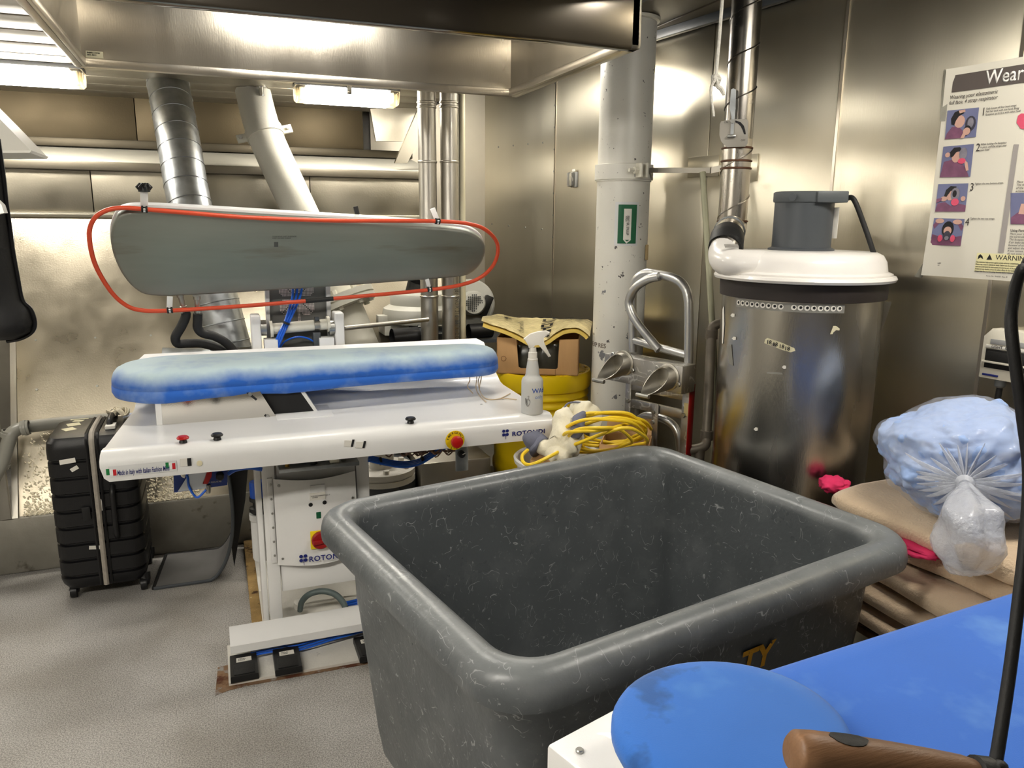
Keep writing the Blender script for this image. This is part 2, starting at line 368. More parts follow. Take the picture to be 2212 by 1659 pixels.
# ================================================================ ceiling: slats over the press side, plain tiles over the extractor side
ce = struct('ceiling', box(-3.2, 3.6, -2.2, 6.2, 2.66, 2.72), greyp)
cz = 2.25; slatm = M('ceiling_slat_steel', (150, 145, 133), .48, 1., .06, 3., bump=.03, bs=150., rvar=.05)
HX0, HX1, HY0, HY1 = -.405, 1.235, 2.16, 3.175
y = -2.1; pitch = .235; k = 0
yy = 3.15-pitch*23
while yy < 5.0:
    spans = [(-3.2, 1.26)] if (yy+pitch < HY0 or yy > HY1-.03) else [(-3.2, HX0)]
    for xa, xb in spans:
        obj('ceiling_slat', box(xa, xb, yy+.006, yy+pitch-.006, cz, cz+.025, .006), slatm, ce)
    yy += pitch
obj('slat_backing', box(-3.2, HX0, -2.2, 5.05, cz+.03, cz+.04), dgrey, ce); obj('slat_backing', box(HX0, 1.26, HY1, 5.05, cz+.03, cz+.04), dgrey, ce); obj('slat_backing', box(HX0, 1.26, -2.2, HY0, cz+.03, cz+.04), dgrey, ce)
obj('ceiling_step', box(1.24, 1.27, -2.2, 5.6, cz, 2.5), dgrey, ce)
tm = M('ceiling_tile_paint', (92, 84, 70), .5, 0, .05, 3.)
for xi in range(3):
    for yi in range(11):
        obj('ceiling_tile', box(1.28+xi*.7, 1.28+xi*.7+.688, -2.1+yi*.7, -2.1+yi*.7+.688, 2.475, 2.5, .004), tm, ce)
struct('trim_1', obox(Wp(1.7, 2.455, .03), ww, wn, UPZ, 8., .03, .04, .004), dgrey)
# ================================================================ exhaust hood
hd = thing('exhaust_hood', 'large open stainless exhaust hood hanging over the ironing press', 'hood', ((HX0+HX1)/2, (HY0+HY1)/2, 2.1))
HT = 2.50
hm = M('hood_steel', (206, 200, 188), .33, 1., .1, 3., bump=.05, bs=220., stretch=(1, 1, .15), rvar=.07, wav=.002, aniso=.5, spots=[((232, 226, 212), 70., .71, .03)])
def hside(x0, x1, y0, y1): return box(x0, x1, y0, y1, 2.1, HT, .012, 2)
obj('far_panel', hside(HX0, HX1, HY1-.03, HY1), hm, hd); obj('near_panel', hside(HX0, HX1, HY0, HY0+.045), M('hood_shaded_steel', (120, 114, 106), .16, 1., .06, 3.), hd)  # near panel's steel is coloured darker to stand in for its shade
obj('end_panel', hside(HX0, HX0+.03, HY0, HY1), hm, hd); obj('end_panel', hside(HX1-.045, HX1, HY0, HY1), hm, hd)
for (a_, b2_, c2_, d2_) in ((HX0+.03, HX1-.045, HY1-.042, HY1-.03), (HX0+.03, HX0+.042, HY0+.045, HY1-.03), (HX1-.057, HX1-.045, HY0+.045, HY1-.03)): obj('inner_lip', box(a_, b2_, c2_, d2_, 2.1, 2.128, .003), hm, hd)
obj('top_panel', box(HX0, HX1, HY0, HY1, HT-.02, HT), dgrey, hd)
q = PY(204, 118, HY1-.032); lb = obj('sticker', box(q.x-.026, q.x+.026, HY1-.033, HY1-.030, q.z-.011, q.z+.011), paperc, hd, label='small cream sticker')
obj('print', text_bm('INSPECTION\nNO. 0411', .007, (q.x-.022, HY1-.0333, q.z+.003), (1, 0, 0), (0, 0, 1)), inkb, lb)
for px, py in ((402, 16), (704, 46)):
    q = PY(px, py, HY0+.03); obj('screw', bolt((q.x, HY0+.046, 2.112), (0, 1, 0), .005, .004), zinc, hd)
# ================================================================ fluorescent fittings (two in view, the others out of view, one of them added for its light)
def fitting(cx, cy, cz_, L_, lab, grp='ceiling fluorescent fittings', capm=clearp):
    t = thing('fluorescent_light', lab, 'light', (cx, cy, cz_), grp)
    W2 = .075
    obj('housing', box(cx-L_/2, cx+L_/2, cy-W2, cy+W2, cz_-.02, cz_, .006), whiteg, t)
    def shell(x0, x1, s=1.): return loft([[(xx, cy+yy_*s, cz_-.02-zz_*s) for yy_, zz_ in ((-W2+.004, 0), (-W2+.006, .035), (-W2+.03, .068), (W2-.03, .068), (W2-.006, .035), (W2-.004, 0))] for xx in (x0, x1)])
    obj('diffuser', shell(cx-L_/2+.05, cx+L_/2-.05), lampm, t)
    for s in (-1, 1):
        e = cx+s*L_/2; cp = obj('end_cap', loft([[(xx, cy+yy_*q_, cz_-.02-zz_*q_) for yy_, zz_ in ((-W2+.004, 0), (-W2+.006, .035), (-W2+.03, .068), (W2-.03, .068), (W2-.006, .035), (W2-.004, 0))] for xx, q_ in ((e-s*.0505, 1.), (e-s*.012, 1.), (e, .86))]), capm, t)
        obj('lamp_holder', box(e-s*.03-.008, e-s*.03+.008, cy-.03, cy+.03, cz_-.06, cz_-.02, .003), paperw, cp)
    obj('clip', box(cx-.012, cx+.012, cy-W2-.006, cy-W2+.004, cz_-.05, cz_-.01, .002), chrome, t)
    return t
capm = M('frosted_end_cap', (226, 214, 184), .3, 0, .02, 6., trans=.5, ior=1.25)
XA = PY(858, 215, 4.12).x; XB = PY(636, 205, 4.12).x
fitting((XA+XB)/2, 4.12, cz, XA-XB, 'lit fluorescent fitting above the white slanted pipe', capm=capm)
XC = PY(182, 165, 4.1).x
fitting(XC-.32, 4.1, cz, .64, 'lit fluorescent fitting between hood edge and ceiling slats', capm=capm)
fitting(XC-1.9, 4.1, cz, .64, 'lit fluorescent fitting at the far end of its row', capm=capm)
fitting(-.85, .75, cz, 1.24, 'lit fluorescent fitting over the open floor before the press', capm=capm)
fitting(.36, 2.68, HT-.022, .52, 'lit fluorescent fitting inside the exhaust hood', capm=capm)
fitting(1.56, 3.7, 2.474, .54, 'lit fluorescent fitting on the higher ceiling beside the column', capm=capm)
fitting(-2.3, .75, cz, 1.24, 'lit fluorescent fitting added out of view to brighten the press front', capm=capm)  # extra unseen lamp, put in to raise the light on the press front
fitting(1.74, 1.0, 2.474, .90, 'lit fluorescent fitting over the hand ironing board', capm=capm)
# ================================================================ the ironing press
pr = thing('ironing_press', 'white industrial ironing press with long blue padded board and raised dark head', 'press', (.4, 3.0, 0))
YA, ZT = 2.6, .875
prof = [(YA, .787), (YA-.002, .80), (YA-.002, .835), (YA+.002, .852), (YA+.013, .868), (YA+.032, .8755), (YA+.06, .875), (YA+.09, .870), (YA+.3, .870), (YA+.58, .872), (YA+.62, .879), (YA+.66, .905), (YA+.80, 1.035), (YA+.825, 1.05)]
tl = [-.352, -.366, -.375, -.375, -.373, -.371, -.369, -.367, -.35, -.325, -.322, -.318, -.31, -.29]
tr_ = [1.145, 1.158, 1.166, 1.167, 1.167, 1.166, 1.166, 1.166, 1.172, 1.178, 1.178, 1.176, 1.16, 1.13]
def tabf(u, v):
    i = min(int(round(v*(len(prof)-1))), len(prof)-1); y, z = prof[i]; return (tl[i]+(tr_[i]-tl[i])*u, y, z)
tab = obj('table_tray', grid(tabf, 24, len(prof)-1, th=.004), whitep, pr, ang=60)
YAF = YA-.004
def onA(x, y): return PY(x, y, YAF-.0045)
EX, EZ = (1, 0, 0), (0, 0, 1)
def apron_text(s, x0, y0, size, mat_, **k):
    p = onA(x0, y0); return obj('lettering', text_bm(s, size, p, EX, EZ, **k), mat_, tab)
flag = []
st = obj('sticker', box(onA(234, 1020).x, onA(382, 1010).x, YAF-.0042, YAF-.0035, onA(300, 1025).z, onA(300, 1002).z), whiteg, tab)
p = onA(253, 1027); obj('lettering', text_bm('Made in Italy with Italian Fashion Mind', .0235, (p.x, YAF-.0045, p.z), EX, EZ, bold=.012, shear=.28, sx=.415), inkn, tab)
for fx, fy in ((240, 1019), (368, 1005)):
    q = onA(fx, fy)
    for i, cc in enumerate(((20, 120, 60), (238, 238, 235), (196, 30, 40))):
        obj('flag_stripe', box(q.x-.014+i*.0095, q.x-.014+(i+1)*.0095, YAF-.0047, YAF-.004, q.z-.010-i*.002, q.z+.010-i*.002), M('flag_%d' % i, cc, .6, 0, 0), tab)
q = onA(398, 999); obj('barcode_sticker', box(q.x-.012, q.x+.012, YAF-.0045, YAF-.003, q.z-.013, q.z+.013), paperw, tab)
q = onA(409, 998); obj('barcode', box(q.x-.006, q.x+.006, YAF-.005, YAF-.004, q.z-.013, q.z+.013), inkb, tab)
q = onA(431, 1001); obj('seal', lathe([(.009, 0), (.009, .002), (.006, .003)], (q.x, YAF-.003, q.z), 16, ax=(0, -1, 0)), paperc, tab)
for px, py, dz in ((753, 958, 0), (778, 961, 0)):
    q = onA(px, py); obj('barcode_sticker', obox((q.x, YAF-.0045, q.z), V((1, 0, -.12)).normalized(), (0, 1, 0), V((.12, 0, 1)).normalized(), .030, .001, .022), paperw, tab)
    obj('barcode', obox((q.x+.014, YAF-.005, q.z), V((1, 0, -.12)).normalized(), (0, 1, 0), V((.25, 0, 1)).normalized(), .008, .001, .026), inkb, tab)
def clover(c, s, ex, ey, n_):
    bm = NB(); ex, ey, n_ = V(ex), V(ey), V(n_)
    for i, j in ((-1, 1), (1, 1), (-1, -1), (1, -1)):
        poly = []
        for k in range(12):
            a = 2*math.pi*k/12; poly.append(V(c)+ex*(i*s*.27+s*.235*math.cos(a))+ey*(j*s*.27+s*.235*math.sin(a)))
        prism(poly, n_*.0006, bm)
    prism([V(c)+ex*(-.03*s)+ey*(-.1*s), V(c)+ex*(.05*s)+ey*(-.1*s), V(c)+ex*(.08*s)+ey*(-.95*s), V(c)+ex*(.02*s)+ey*(-.95*s)], n_*.0006, bm)
    return bm
q = onA(1092, 935); obj('clover_emblem', clover((q.x, YAF-.0042, q.z), .026, EX, EZ, (0, -1, 0)), inkn, tab)
apron_text('ROTONDI', 1106, 942, .024, inkn, bold=.022, sx=1.12, sp=1.12)
# serifs that make the letters slab-like
def serifs(o, ex, ey, size, sx, xs, n_, par):
    bm = NB(); o, ex, ey, n_ = V(o), V(ex), V(ey), V(n_)
    for x in xs:
        for yv in (.0, .70): 
            c = o+ex*(x*size*sx)+ey*(yv*size); prism([c-ex*size*.13-ey*size*.0, c+ex*size*.13, c+ex*size*.13+ey*size*.07, c-ex*size*.13+ey*size*.07], n_*.0006, bm)
    obj('serif', bm, inkn, par)
em = NB(); q = onA(983, 951)
ec = obj('emergency_plate', lathe([(.036, 0), (.036, .002)], (q.x, YAF-.0035, q.z), 32, ax=(0, -1, 0)), M('safety_yellow', (240, 205, 20), .45, 0, .02), tab)
def arc_text(s, c, r, a0, a1, size, mat_, par, n_=(0, -1, 0)):
    for i, ch in enumerate(s):
        a = math.radians(a0+(a1-a0)*i/(len(s)-1)); d = V((math.cos(a), 0, math.sin(a))); tdir = V((math.sin(a), 0, -math.cos(a)))
        obj('letter', text_bm(ch, size, V(c)+d*r-tdir*size*.3, tdir, d, bold=.012), mat_, par)
arc_text('EMERGENCY', (q.x, YAF-.0058, q.z), .0245, 165, 15, .0115, inkb, ec)
for i, ch in enumerate('STOP'):
    a = math.radians(244+52*i/3); d = V((math.cos(a), 0, math.sin(a))); td = V((-math.sin(a), 0, math.cos(a)))
    obj('letter', text_bm(ch, .0115, V((q.x, YAF-.0058, q.z))+d*.0335-td*.0035, td, -d, bold=.012), inkb, ec)
obj('emergency_button', lathe([(.012, 0), (.012, .014), (.021, .017), (.0225, .024), (.021, .033), (.014, .037), (0, .038)], (q.x, YAF-.004, q.z), 24, ax=(0, -1, 0)), redp, tab)
for px, py, mm in ((395, 968, redp), (470, 962, black), (891, 921, black)):
    q = Pz(px, py, ZT); q = V((q.x, YA+.045, ZT-.004))
    o = obj('button_stem', lathe([(.0125, 0), (.0125, .014), (.011, .016), (.011, .022)], q, 16), black, tab)
    obj('button_cap', lathe([(.011, .020), (.0185, .022), (.0195, .026), (.015, .031), (0, .032)], q, 20), mm, tab)
for px, py in ((1040, 874), (1069, 901), (1086, 863)):
    q = Pz(px, py, .873); obj('screw', bolt((q.x, q.y, .8735), (0, 0, 1), .005, .002, None, False), zinc, tab)
a, b_ = Pz(598, 905, .874), Pz(728, 908, .874); obj('access_plate', box(a.x, b_.x, a.y-.02, a.y+.17, .872, .8755, .001), whitep, tab)
# polished deflector and board support
YD = 2.93; pol = M('polished_sheet', (222, 218, 210), .09, 1., .04, 4., bump=.015, bs=300.)
df = obj('deflector', prism([PY(347, 852, YD), PY(352, 927, YD), PY(606, 915, YD), PY(553, 832, YD)], (0, .004, 0)), pol, pr)
for px, py in ((540, 851), (578, 900)):
    q = PY(px, py, YD); o = obj('slot', obox((q.x+.006, YD-.001, q.z-.008), V((.7, 0, -.7)), (0, 1, 0), V((.7, 0, .7)), .045, .002, .008), inkb, df); obj('bolt', bolt((q.x, YD-.002, q.z), (0, -1, 0), .008, .006), zinc, df)
YS = 2.96
sp_ = obj('board_support', prism([PY(548, 825, YS), PY(604, 914, YS), PY(694, 906, YS), PY(632, 820, YS)], (0, .12, 0), bev=.004), blackm, pr)
obj('support_plate', prism([PY(632, 822, YS), PY(690, 905, YS), PY(697, 904, YS), PY(642, 822, YS)], (0, .13, 0)), whitep, pr)
obj('left_bracket', box(PY(347, 860, YD).x-.02, PY(347, 860, YD).x, YD, YD+.16, .872, .96), whitep, pr).name = 'side_bracket'
# padded board
def stad(A, ra, B, rb, off=0., n=20, cy=None):
    d = B[0]-A[0]; ph = math.asin((ra-rb)/d); out = []
    for k in range(n+1):
        a = (math.pi/2-ph) + (math.pi+2*ph)*k/n
        out.append((A[0]+(ra-off)*math.cos(a), A[1]+(ra-off)*math.sin(a)))
    for s in range(1, 12):
        t = s/12; a = -(math.pi/2-ph); x0 = A[0]+(ra-off)*math.cos(a); y0 = A[1]+(ra-off)*math.sin(a); x1 = B[0]+(rb-off)*math.cos(a); y1 = B[1]+(rb-off)*math.sin(a); out.append((x0+(x1-x0)*t, y0+(y1-y0)*t))
    for k in range(n+1):
        a = -(math.pi/2-ph) + (math.pi-2*ph)*k/n; out.append((B[0]+(rb-off)*math.cos(a), B[1]+(rb-off)*math.sin(a)))
    for s in range(1, 12):
        t = s/12; a = (math.pi/2-ph); x1 = A[0]+(ra-off)*math.cos(a); y1 = A[1]+(ra-off)*math.sin(a); x0 = B[0]+(rb-off)*math.cos(a); y0 = B[1]+(rb-off)*math.sin(a); out.append((x0+(x1-x0)*t, y0+(y1-y0)*t))
    return out
BA, BB = (-.175, 3.12), (.985, 3.12); RA, RB = .205, .135
rings = []
for off, z, wv in ((.07, .968, 0), (.022, .960, .008), (.003, .964, .006), (-.004, .978, .003), (-.003, .996, 0), (.001, .998, 0), (-.002, 1.0, 0), (-.001, 1.02, 0), (.006, 1.04, 0), (.018, 1.055, 0), (.036, 1.064, 0), (.06, 1.069, 0), (.10, 1.072, 0)):
    ring = []
    for i, (x, y) in enumerate(stad(BA, RA, BB, RB, off)):
        dr = -.008*max(0, 1-abs(x+.25)/.25) - .008*max(0, 1-abs(x-.25)/.3)*(1 if y < 3.1 else 0)
        ring.append((x, y, z+wv*(nz((x, y, z), 6.))+ (dr if wv else 0)))
    rings.append(ring)
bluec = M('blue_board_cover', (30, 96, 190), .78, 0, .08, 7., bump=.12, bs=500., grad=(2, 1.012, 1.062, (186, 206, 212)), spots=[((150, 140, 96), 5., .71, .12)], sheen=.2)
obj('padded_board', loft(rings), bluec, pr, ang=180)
q0 = PY(1022, 800, 3.06)
strm = M('string', (196, 176, 146), .9, 0, .15, 30.)
for pts in ([(1012, 797), (1015, 820), (1010, 835), (1022, 850)], [(1020, 797), (1030, 812), (1028, 838), (1036, 855), (1050, 868)], [(1028, 796), (1036, 808), (1033, 830), (1045, 858), (1075, 862), (1102, 850)], [(1034, 795), (1040, 812), (1036, 842), (1052, 862), (1090, 861), (1116, 863)]):
    P = [PY(x, y, 3.05-.0*i) for i, (x, y) in enumerate(pts)]
    P = [p if p.z > .88 else Pz(x, y, .878) for p, (x, y) in zip(P, pts)]
    obj('string', tube(smooth(P, 5), .0022, 5), strm, pr)
# ---------------------------------------------------------------- raised head
hv = V((0, -.5, .866)); hn = V((0, -.866, -.5)); HP = PY(640, 628, 3.40)
def onH(x, y, d=0.): return Pp(x, y, HP+hn*d, hn)
outl = [(262, 463), (247, 480), (239, 510), (244, 548), (262, 590), (290, 624), (328, 640), (420, 639), (560, 631), (700, 622), (850, 611), (985, 600), (1020, 590), (1041, 568), (1049, 541), (1043, 521), (1020, 505), (985, 497), (900, 490), (800, 483), (640, 474), (450, 463), (310, 457)]
base = smooth([onH(x, y) for x, y in outl], 4, True); cen = sum(base, V())/len(base)
def hring(sc_, d): return [cen+(p-cen)*sc_ + (p-cen).normalized()*0 - hn*d for p in base]
def hoff(o, d):   # outline moved inward by o metres
    n = len(base); out = []
    for i in range(n):
        t = (base[(i+1) % n]-base[i-1]).normalized(); inw = hn.cross(t); 
        if inw.dot(cen-base[i]) < 0: inw = -inw
        out.append(base[i]+inw*o-hn*d)
    return out
solem = M('sole_plate', (128, 132, 124), .46, .5, .10, 4., stretch=(.4, 1, 3), spots=[((96, 78, 52), 2.6, .60, .2)], rvar=.05)
hs = obj('sole_plate', loft([hoff(.012, -.001), hoff(.004, .002), hoff(0, .008), hoff(0, .03), hoff(.01, .036)]), solem, pr, ang=50)
obj('head_cover', loft([hoff(.008, .036), hoff(-.004, .042), hoff(-.004, .062), hoff(.02, .085), hoff(.05, .095)]), whiteg, pr, ang=50)
obj('sole_print', text_bm('WARNING HOT SURFACE\nKEEP HANDS CLEAR', .008, onH(588, 512, .0015), EX, hv), M('faded_print', (72, 74, 70), .6, 0, 0), hs)
a = onH(592, 523, .0015); obj('sole_mark', prism([a, a+V((.016, 0, 0)), a+V((.016, 0, 0))-hv*.022, a-hv*.022], hn*.0005), M('faded_print', (72, 74, 70)), hs)
obj('maker_plate', prism([onH(656, 455, -.07)+V((-.0, 0, 0)), onH(676, 457, -.07), onH(676, 461, -.07), onH(656, 459, -.07)], hn*.012), inkb, pr)
gpath = [(312, 452), (420, 461), (540, 470), (700, 476), (850, 477), (945, 478), (1010, 483), (1050, 497), (1074, 526), (1071, 562), (1048, 592), (1008, 612), (928, 626), (720, 645), (540, 660), (420, 668), (366, 671), (312, 671), (275, 661), (240, 630), (206, 572), (193, 512), (201, 476), (226, 456), (262, 449)]
redh = M('orange_red_hose', (206, 74, 42), .4, 0, .05, 6.)
gt = obj('guard_tube', tube(smooth([onH(x, y, .025) for x, y in gpath], 6, True), .0085, 12, True), redh, pr)
obj('tape_wrap', tube([onH(x, y, .025) for x, y in ((660, 650.5), (690, 648), (720, 645))], .0100, 12), rubber, gt)
for px, py in ((312, 452), (945, 478), (928, 625), (367, 670)):
    c = onH(px, py, .025); ax = (onH(px+10, py+(.6 if py < 500 else -.9), .025)-c).normalized()
    obj('clip', lathe([(.0105, -.011), (.013, -.010), (.013, -.005), (.0105, -.004), (.0105, .004), (.013, .005), (.013, .010), (.0105, .011)], c, 14, ax=ax), black, gt)
    obj('clip_band', lathe([(.0125, -.0035), (.0125, .0035)], c, 14, ax=ax), chrome, gt)
def strip(a, b_, wid, th, m_, par, nm): 
    a, b_ = V(a), V(b_); e = (b_-a); L_ = e.length; e = e.normalized(); s = e.cross(hn).normalized(); return obj(nm, obox((a+b_)/2, s, e, hn, wid, L_, th, .002), m_, par)
cp = strip(onH(312, 455, .01), onH(311, 408, .0), .026, .012, whitep, pr, 'clip_post')
kb = NB(); c = onH(311, 406, .0)
for i in range(9):
    a = i*2*math.pi/9; tube([c+V((.014*math.cos(a), .014*math.sin(a), -.008)), c+V((.024*math.cos(a), .024*math.sin(a), .002)), c+V((.012*math.cos(a+.4), .012*math.sin(a+.4), .014))], .006, 6, bm=kb)
lathe([(.02, -.014), (.022, 0), (.016, .01)], c, 12, kb); obj('cable_ties', kb, black, cp)
strip(onH(945, 477, .01), onH(934, 450, -.02), .022, .006, whitep, pr, 'clip_arm')
strip(onH(366, 668, .02), onH(367, 640, .0), .022, .006, whiteg, pr, 'clip_strap'); strip(onH(928, 624, .02), onH(922, 603, .0), .018, .006, whiteg, pr, 'clip_strap')
obj('head_knob', tube([PY(772, 463, 3.3), PY(768, 446, 3.3)], .010, 10), rubber, pr)
# ---------------------------------------------------------------- hinge and rear housing
YH = 3.56
hz = obj('rear_housing', prism([PY(578, 590, YH), PY(706, 582, YH), PY(708, 775, YH), PY(590, 775, YH)], (0, .1, 0)), M('housing_grey', (112, 112, 108), .5, .1, .04), pr)
for x0, x1 in ((571, 581), (703, 713)):
    obj('housing_flange', prism([PY(x0, 590, YH-.03), PY(x1, 590, YH-.03), PY(x1+4, 770, YH-.03), PY(x0+8, 770, YH-.03)], (0, .05, 0)), whiteg, pr)
dots = NB(); c0 = PY(641, 643, YH-.002); s = .0066
for i in range(-13, 13):
    for j in range(-21, 14):
        x, z = (i+.5), (j+.5); inl = False
        for (ci, cj) in ((-6.5, 6.5), (6.5, 6.5), (-6.5, -6), (6.5, -6)):
            if (x-ci)**2+(z-cj)**2 < 36 and abs(abs(x)-abs(z)) > .9 and abs(z) > .8 and abs(x) > .8: inl = True
        if -2 < x < 3 and -20 < z < -6 and 0 <= x <= 2.2: inl = True
        if inl: cx_, cz2 = c0.x+x*s*.95, c0.z+z*s; box(cx_-s*.33, cx_+s*.33, YH-.003, YH-.0005, cz2-s*.33, cz2+s*.33, bm=dots)
obj('perforated_clover', dots, M('light_through_holes', (236, 226, 222), .7, 0, .1, 60.), hz, kind='stuff', flat=True)
a, b_ = PY(583, 711, YH-.08), PY(706, 700, YH-.08)
ht = obj('hinge_tube', cyl(a, b_, .024, 24), cream, pr); c = a.lerp(b_, .82); ax = (b_-a).normalized()
obj('clamp_collar', lathe([(.0275, -.012), (.0275, .012)], c, 20, ax=ax), steelp, ht); obj('clamp_lug', box(c.x-.009, c.x+.009, YH-.10, YH-.07, c.z+.022, c.z+.036), dgrey, ht)
for e, s in ((a, -1), (b_, 1)): obj('tube_flange', lathe([(.036, 0), (.036, .012)], e, 20, ax=ax), cream, ht)
def upright(x0, x1, y0, y1): 
    p0, p1 = PY(x0, y0, YH-.11), PY(x1, y1, YH-.11); return box(min(p0.x, p1.x), max(p0.x, p1.x), YH-.11, YH-.02, .86, p0.z, .008, 3)
obj('hinge_upright', upright(541, 567, 682, 757), whitep, pr); obj('hinge_upright', upright(722, 746, 676, 750), whitep, pr)
for x0, x1, y0 in ((571, 600, 735), (690, 722, 731)):
    p0, p1 = PY(x0, y0, YH-.13), PY(x1, y0, YH-.13); obj('hinge_bracket', box(p0.x, p1.x, YH-.13, YH-.06, .9, p0.z, .002), whiteg, pr)
for x in (569, 716):
    p = PY(x, 708, YH-.08); obj('bearing', lathe([(.034, -.012), (.034, .012)], p, 18, ax=EX), zinc, pr)
obj('valve_block', box(PY(676, 720, YH-.1).x, PY(692, 720, YH-.1).x, YH-.11, YH-.06, PY(680, 756, YH-.1).z, PY(680, 718, YH-.1).z, .003), dgrey, pr)
obj('side_rod', cyl(PY(744, 709, YH-.02), PY(925, 690, YH+.1), .011, 10), steelp, pr)
for k, dx in enumerate((-6, 0, 6)):
    obj('air_hose', tube(smooth([PY(x+dx*q_, y, YH-.12+.03*q2) for x, y, q_, q2 in ((642, 600, 2.0, 3), (640, 640, 1.4, 2), (622, 690, .8, 1), (608, 720, .8, 0), (595, 752, .8, 0))], 6), .0055, 8), bluet, pr)
obj('cable_tie', lathe([(.016, -.004), (.016, .004)], PY(618, 698, YH-.112), 12, ax=(PY(608, 720, YH-.12)-PY(640, 640, YH-.12))), rubber, pr)
obj('air_hose', tube(smooth([PY(x, y, YH-.09) for x, y in ((602, 756), (615, 738), (640, 728), (662, 730), (678, 738))], 5), .004, 7), bluet, pr)
for pts, in (([(387, 628), (390, 660), (402, 678), (392, 705), (379, 728), (384, 742), (405, 742), (440, 743), (480, 757), (520, 790)],), ([(424, 622), (427, 655), (427, 690), (427, 708), (438, 720), (462, 726), (490, 742), (515, 770), (530, 790)],)):
    P = smooth([PY(x, y, 3.42+.012*i) for i, (x, y) in enumerate(pts)], 5); k = 8
    hh = obj('steam_hose', tube(P[k:], .019, 12), rubber, pr); obj('hose_fitting', lathe([(.012, 0), (.014, .01), (.014, .02), (.011, .022), (.011, .06), (.015, .062), (.015, .075)], P[k], 12, ax=(P[0]-P[k])), steelp, hh)
# ---------------------------------------------------------------- underside of the press: base, pedals, posts, control box
bp_ = obj('base_plate', prism([(-.05, 2.60, 0), (1.0, 2.575, 0), (1.0, 2.86, 0), (-.05, 2.86, 0)], (0, 0, .012)), whited, pr)
obj('base_plate', box(.085, 1.0, 2.84, 3.24, 0, .03, .003), whited, pr); obj('base_rail', box(.085, .42, 3.24, 3.80, 0, .03, .003), whited, pr)
obj('rusty_batten', box(.045, .085, 2.84, 3.83, 0, .028, .003), M('rusty_batten', (150, 122, 74), .85, 0, .3, 12., spots=[((70, 46, 26), 20., .55, .1), ((205, 190, 150), 30., .66, .06)], bump=.3, bs=80.), pr)
obj('rust_stain', prism([(-.095, 2.56, .0), (-.05, 2.575, 0), (.02, 2.582, 0), (.5, 2.57, 0), (1.0, 2.558, 0), (1.0, 2.60, 0), (-.045, 2.615, 0), (-.04, 2.74, 0), (-.085, 2.735, 0)], (0, 0, .002)), M('rust_stained_floor', (128, 100, 74), .8, 0, .25, 18., spots=[((84, 44, 22), 14., .47, .12), ((150, 146, 140), 22., .55, .08)]), pr)
pc = loft([[(x, 2.715, .055), (x, 2.715, .085), (x, 2.722, .092), (x, 2.80, .118), (x, 2.81, .115), (x, 2.81, .012), (x, 2.80, .012), (x, 2.80, .10), (x, 2.722, .075)] for x in (-.038, 1.0)])
pcv = obj('pedal_cover', pc, whitep, pr)
for i, (px, wpx) in enumerate(((528, 52), (622, 52), (800, 52))):
    c = Pz(px, 1452-(px-528)*.155, .02); xw = .045
    pd = obj('foot_pedal', loft([[(c.x+sx_*xw*s, yv, zv) for sx_, yv in ((-1, c.y-.045), (1, c.y-.045), (1, c.y+.10), (-1, c.y+.10)) for zv in [z0 if yv < c.y else z0*1.0]] for z0, s in ((.012, 1.04), (.03, 1.04), (.036, 1.0))]), black, pr)
    obj('pedal_pad', box(c.x-xw*.78, c.x+xw*.78, c.y-.038, c.y+.03, .036, .0385, .001), rubber, pd)
    obj('pedal_label', box(c.x-xw*.55, c.x+xw*.6, c.y+.045, c.y+.07, .036, .0385), paperw, pd)
    obj('print', text_bm('PEDAL\nPRESS', .009, (c.x-xw*.4, c.y+.058, .0387), EX, (0, 1, 0)), inkb, pd)
for dz, dx in ((0, 0), (.006, .01), (-.004, -.01)):
    obj('air_hose', tube(smooth([(c0_, 2.735+dx, .034+dz) for c0_ in (.03, .12)] + [(.2, 2.72+dx, .03+dz), (.34, 2.735+dx, .042+dz), (.5, 2.75, .04+dz)], 4), .004, 6), bluet, pr)
XP = PY(582, 1180, 2.9).x
p1 = obj('post', box(.088, .108, 2.885, 3.02, .03, .79, .003), whitep, pr); obj('post', box(.112, .158, 2.875, 2.90, .03, .79, .003), whitep, pr)
XQ = PY(779, 1020, 2.9).x; obj('post', box(XQ-.02, XQ+.03, 2.885, 3.0, .03, .79, .003), whitep, pr)
cb = obj('control_box', box(.165, XQ-.022, 2.89, 3.15, .2, .715, .004), whiteg, pr)
obj('valve_shelf', box(.17, XQ-.02, 2.80, 2.90, .69, .705, .002), galv, pr)
x0c, x1c = PY(594, 1100, 2.86).x, PY(770, 1090, 2.86).x
zt_, zb_ = PY(600, 1036, 2.86).z, PY(610, 1221, 2.86).z
def cover(u, v): 
    b = math.sin(math.pi*u); return (x0c+(x1c-x0c)*u, 2.872-.02*b-.012*math.sin(math.pi*v), zb_+(zt_-zb_)*v - (.012*b if v > .5 else .014*b)*(abs(v-.5)*2)**3)
cv = obj('box_cover', grid(cover, 18, 14, th=.003), whitep, pr, ang=50)
obj('hinge_flange', box(x0c-.022, x0c-.003, 2.868, 2.876, zb_+.01, zt_+.005, .001), whitep, pr)
for i in range(6):
    obj('screw', bolt((x0c-.010, 2.868, zb_+.04+(zt_-zb_-.06)*i/5), (0, -1, 0), .0045, .003, None, False), zinc, pr)
for u, v in ((.06, .93), (.06, .08), (.95, .7)):
    q = V(cover(u, v)); obj('screw', bolt((q.x, q.y-.003, q.z), (0, -1, 0), .005, .003, None, False), zinc, cv)
obj('lower_panel', box(.162, XQ-.02, 2.885, 2.9, .185, zb_+.02, .003), whitep, pr)
def onC(px, py, Yc=2.842): return PY(px, py, Yc)
q = onC(686, 1072); sk = obj('rating_sticker', box(q.x-.029, q.x+.029, q.y-.003, q.y+.006, q.z-.014, q.z+.014), paperw, cv)
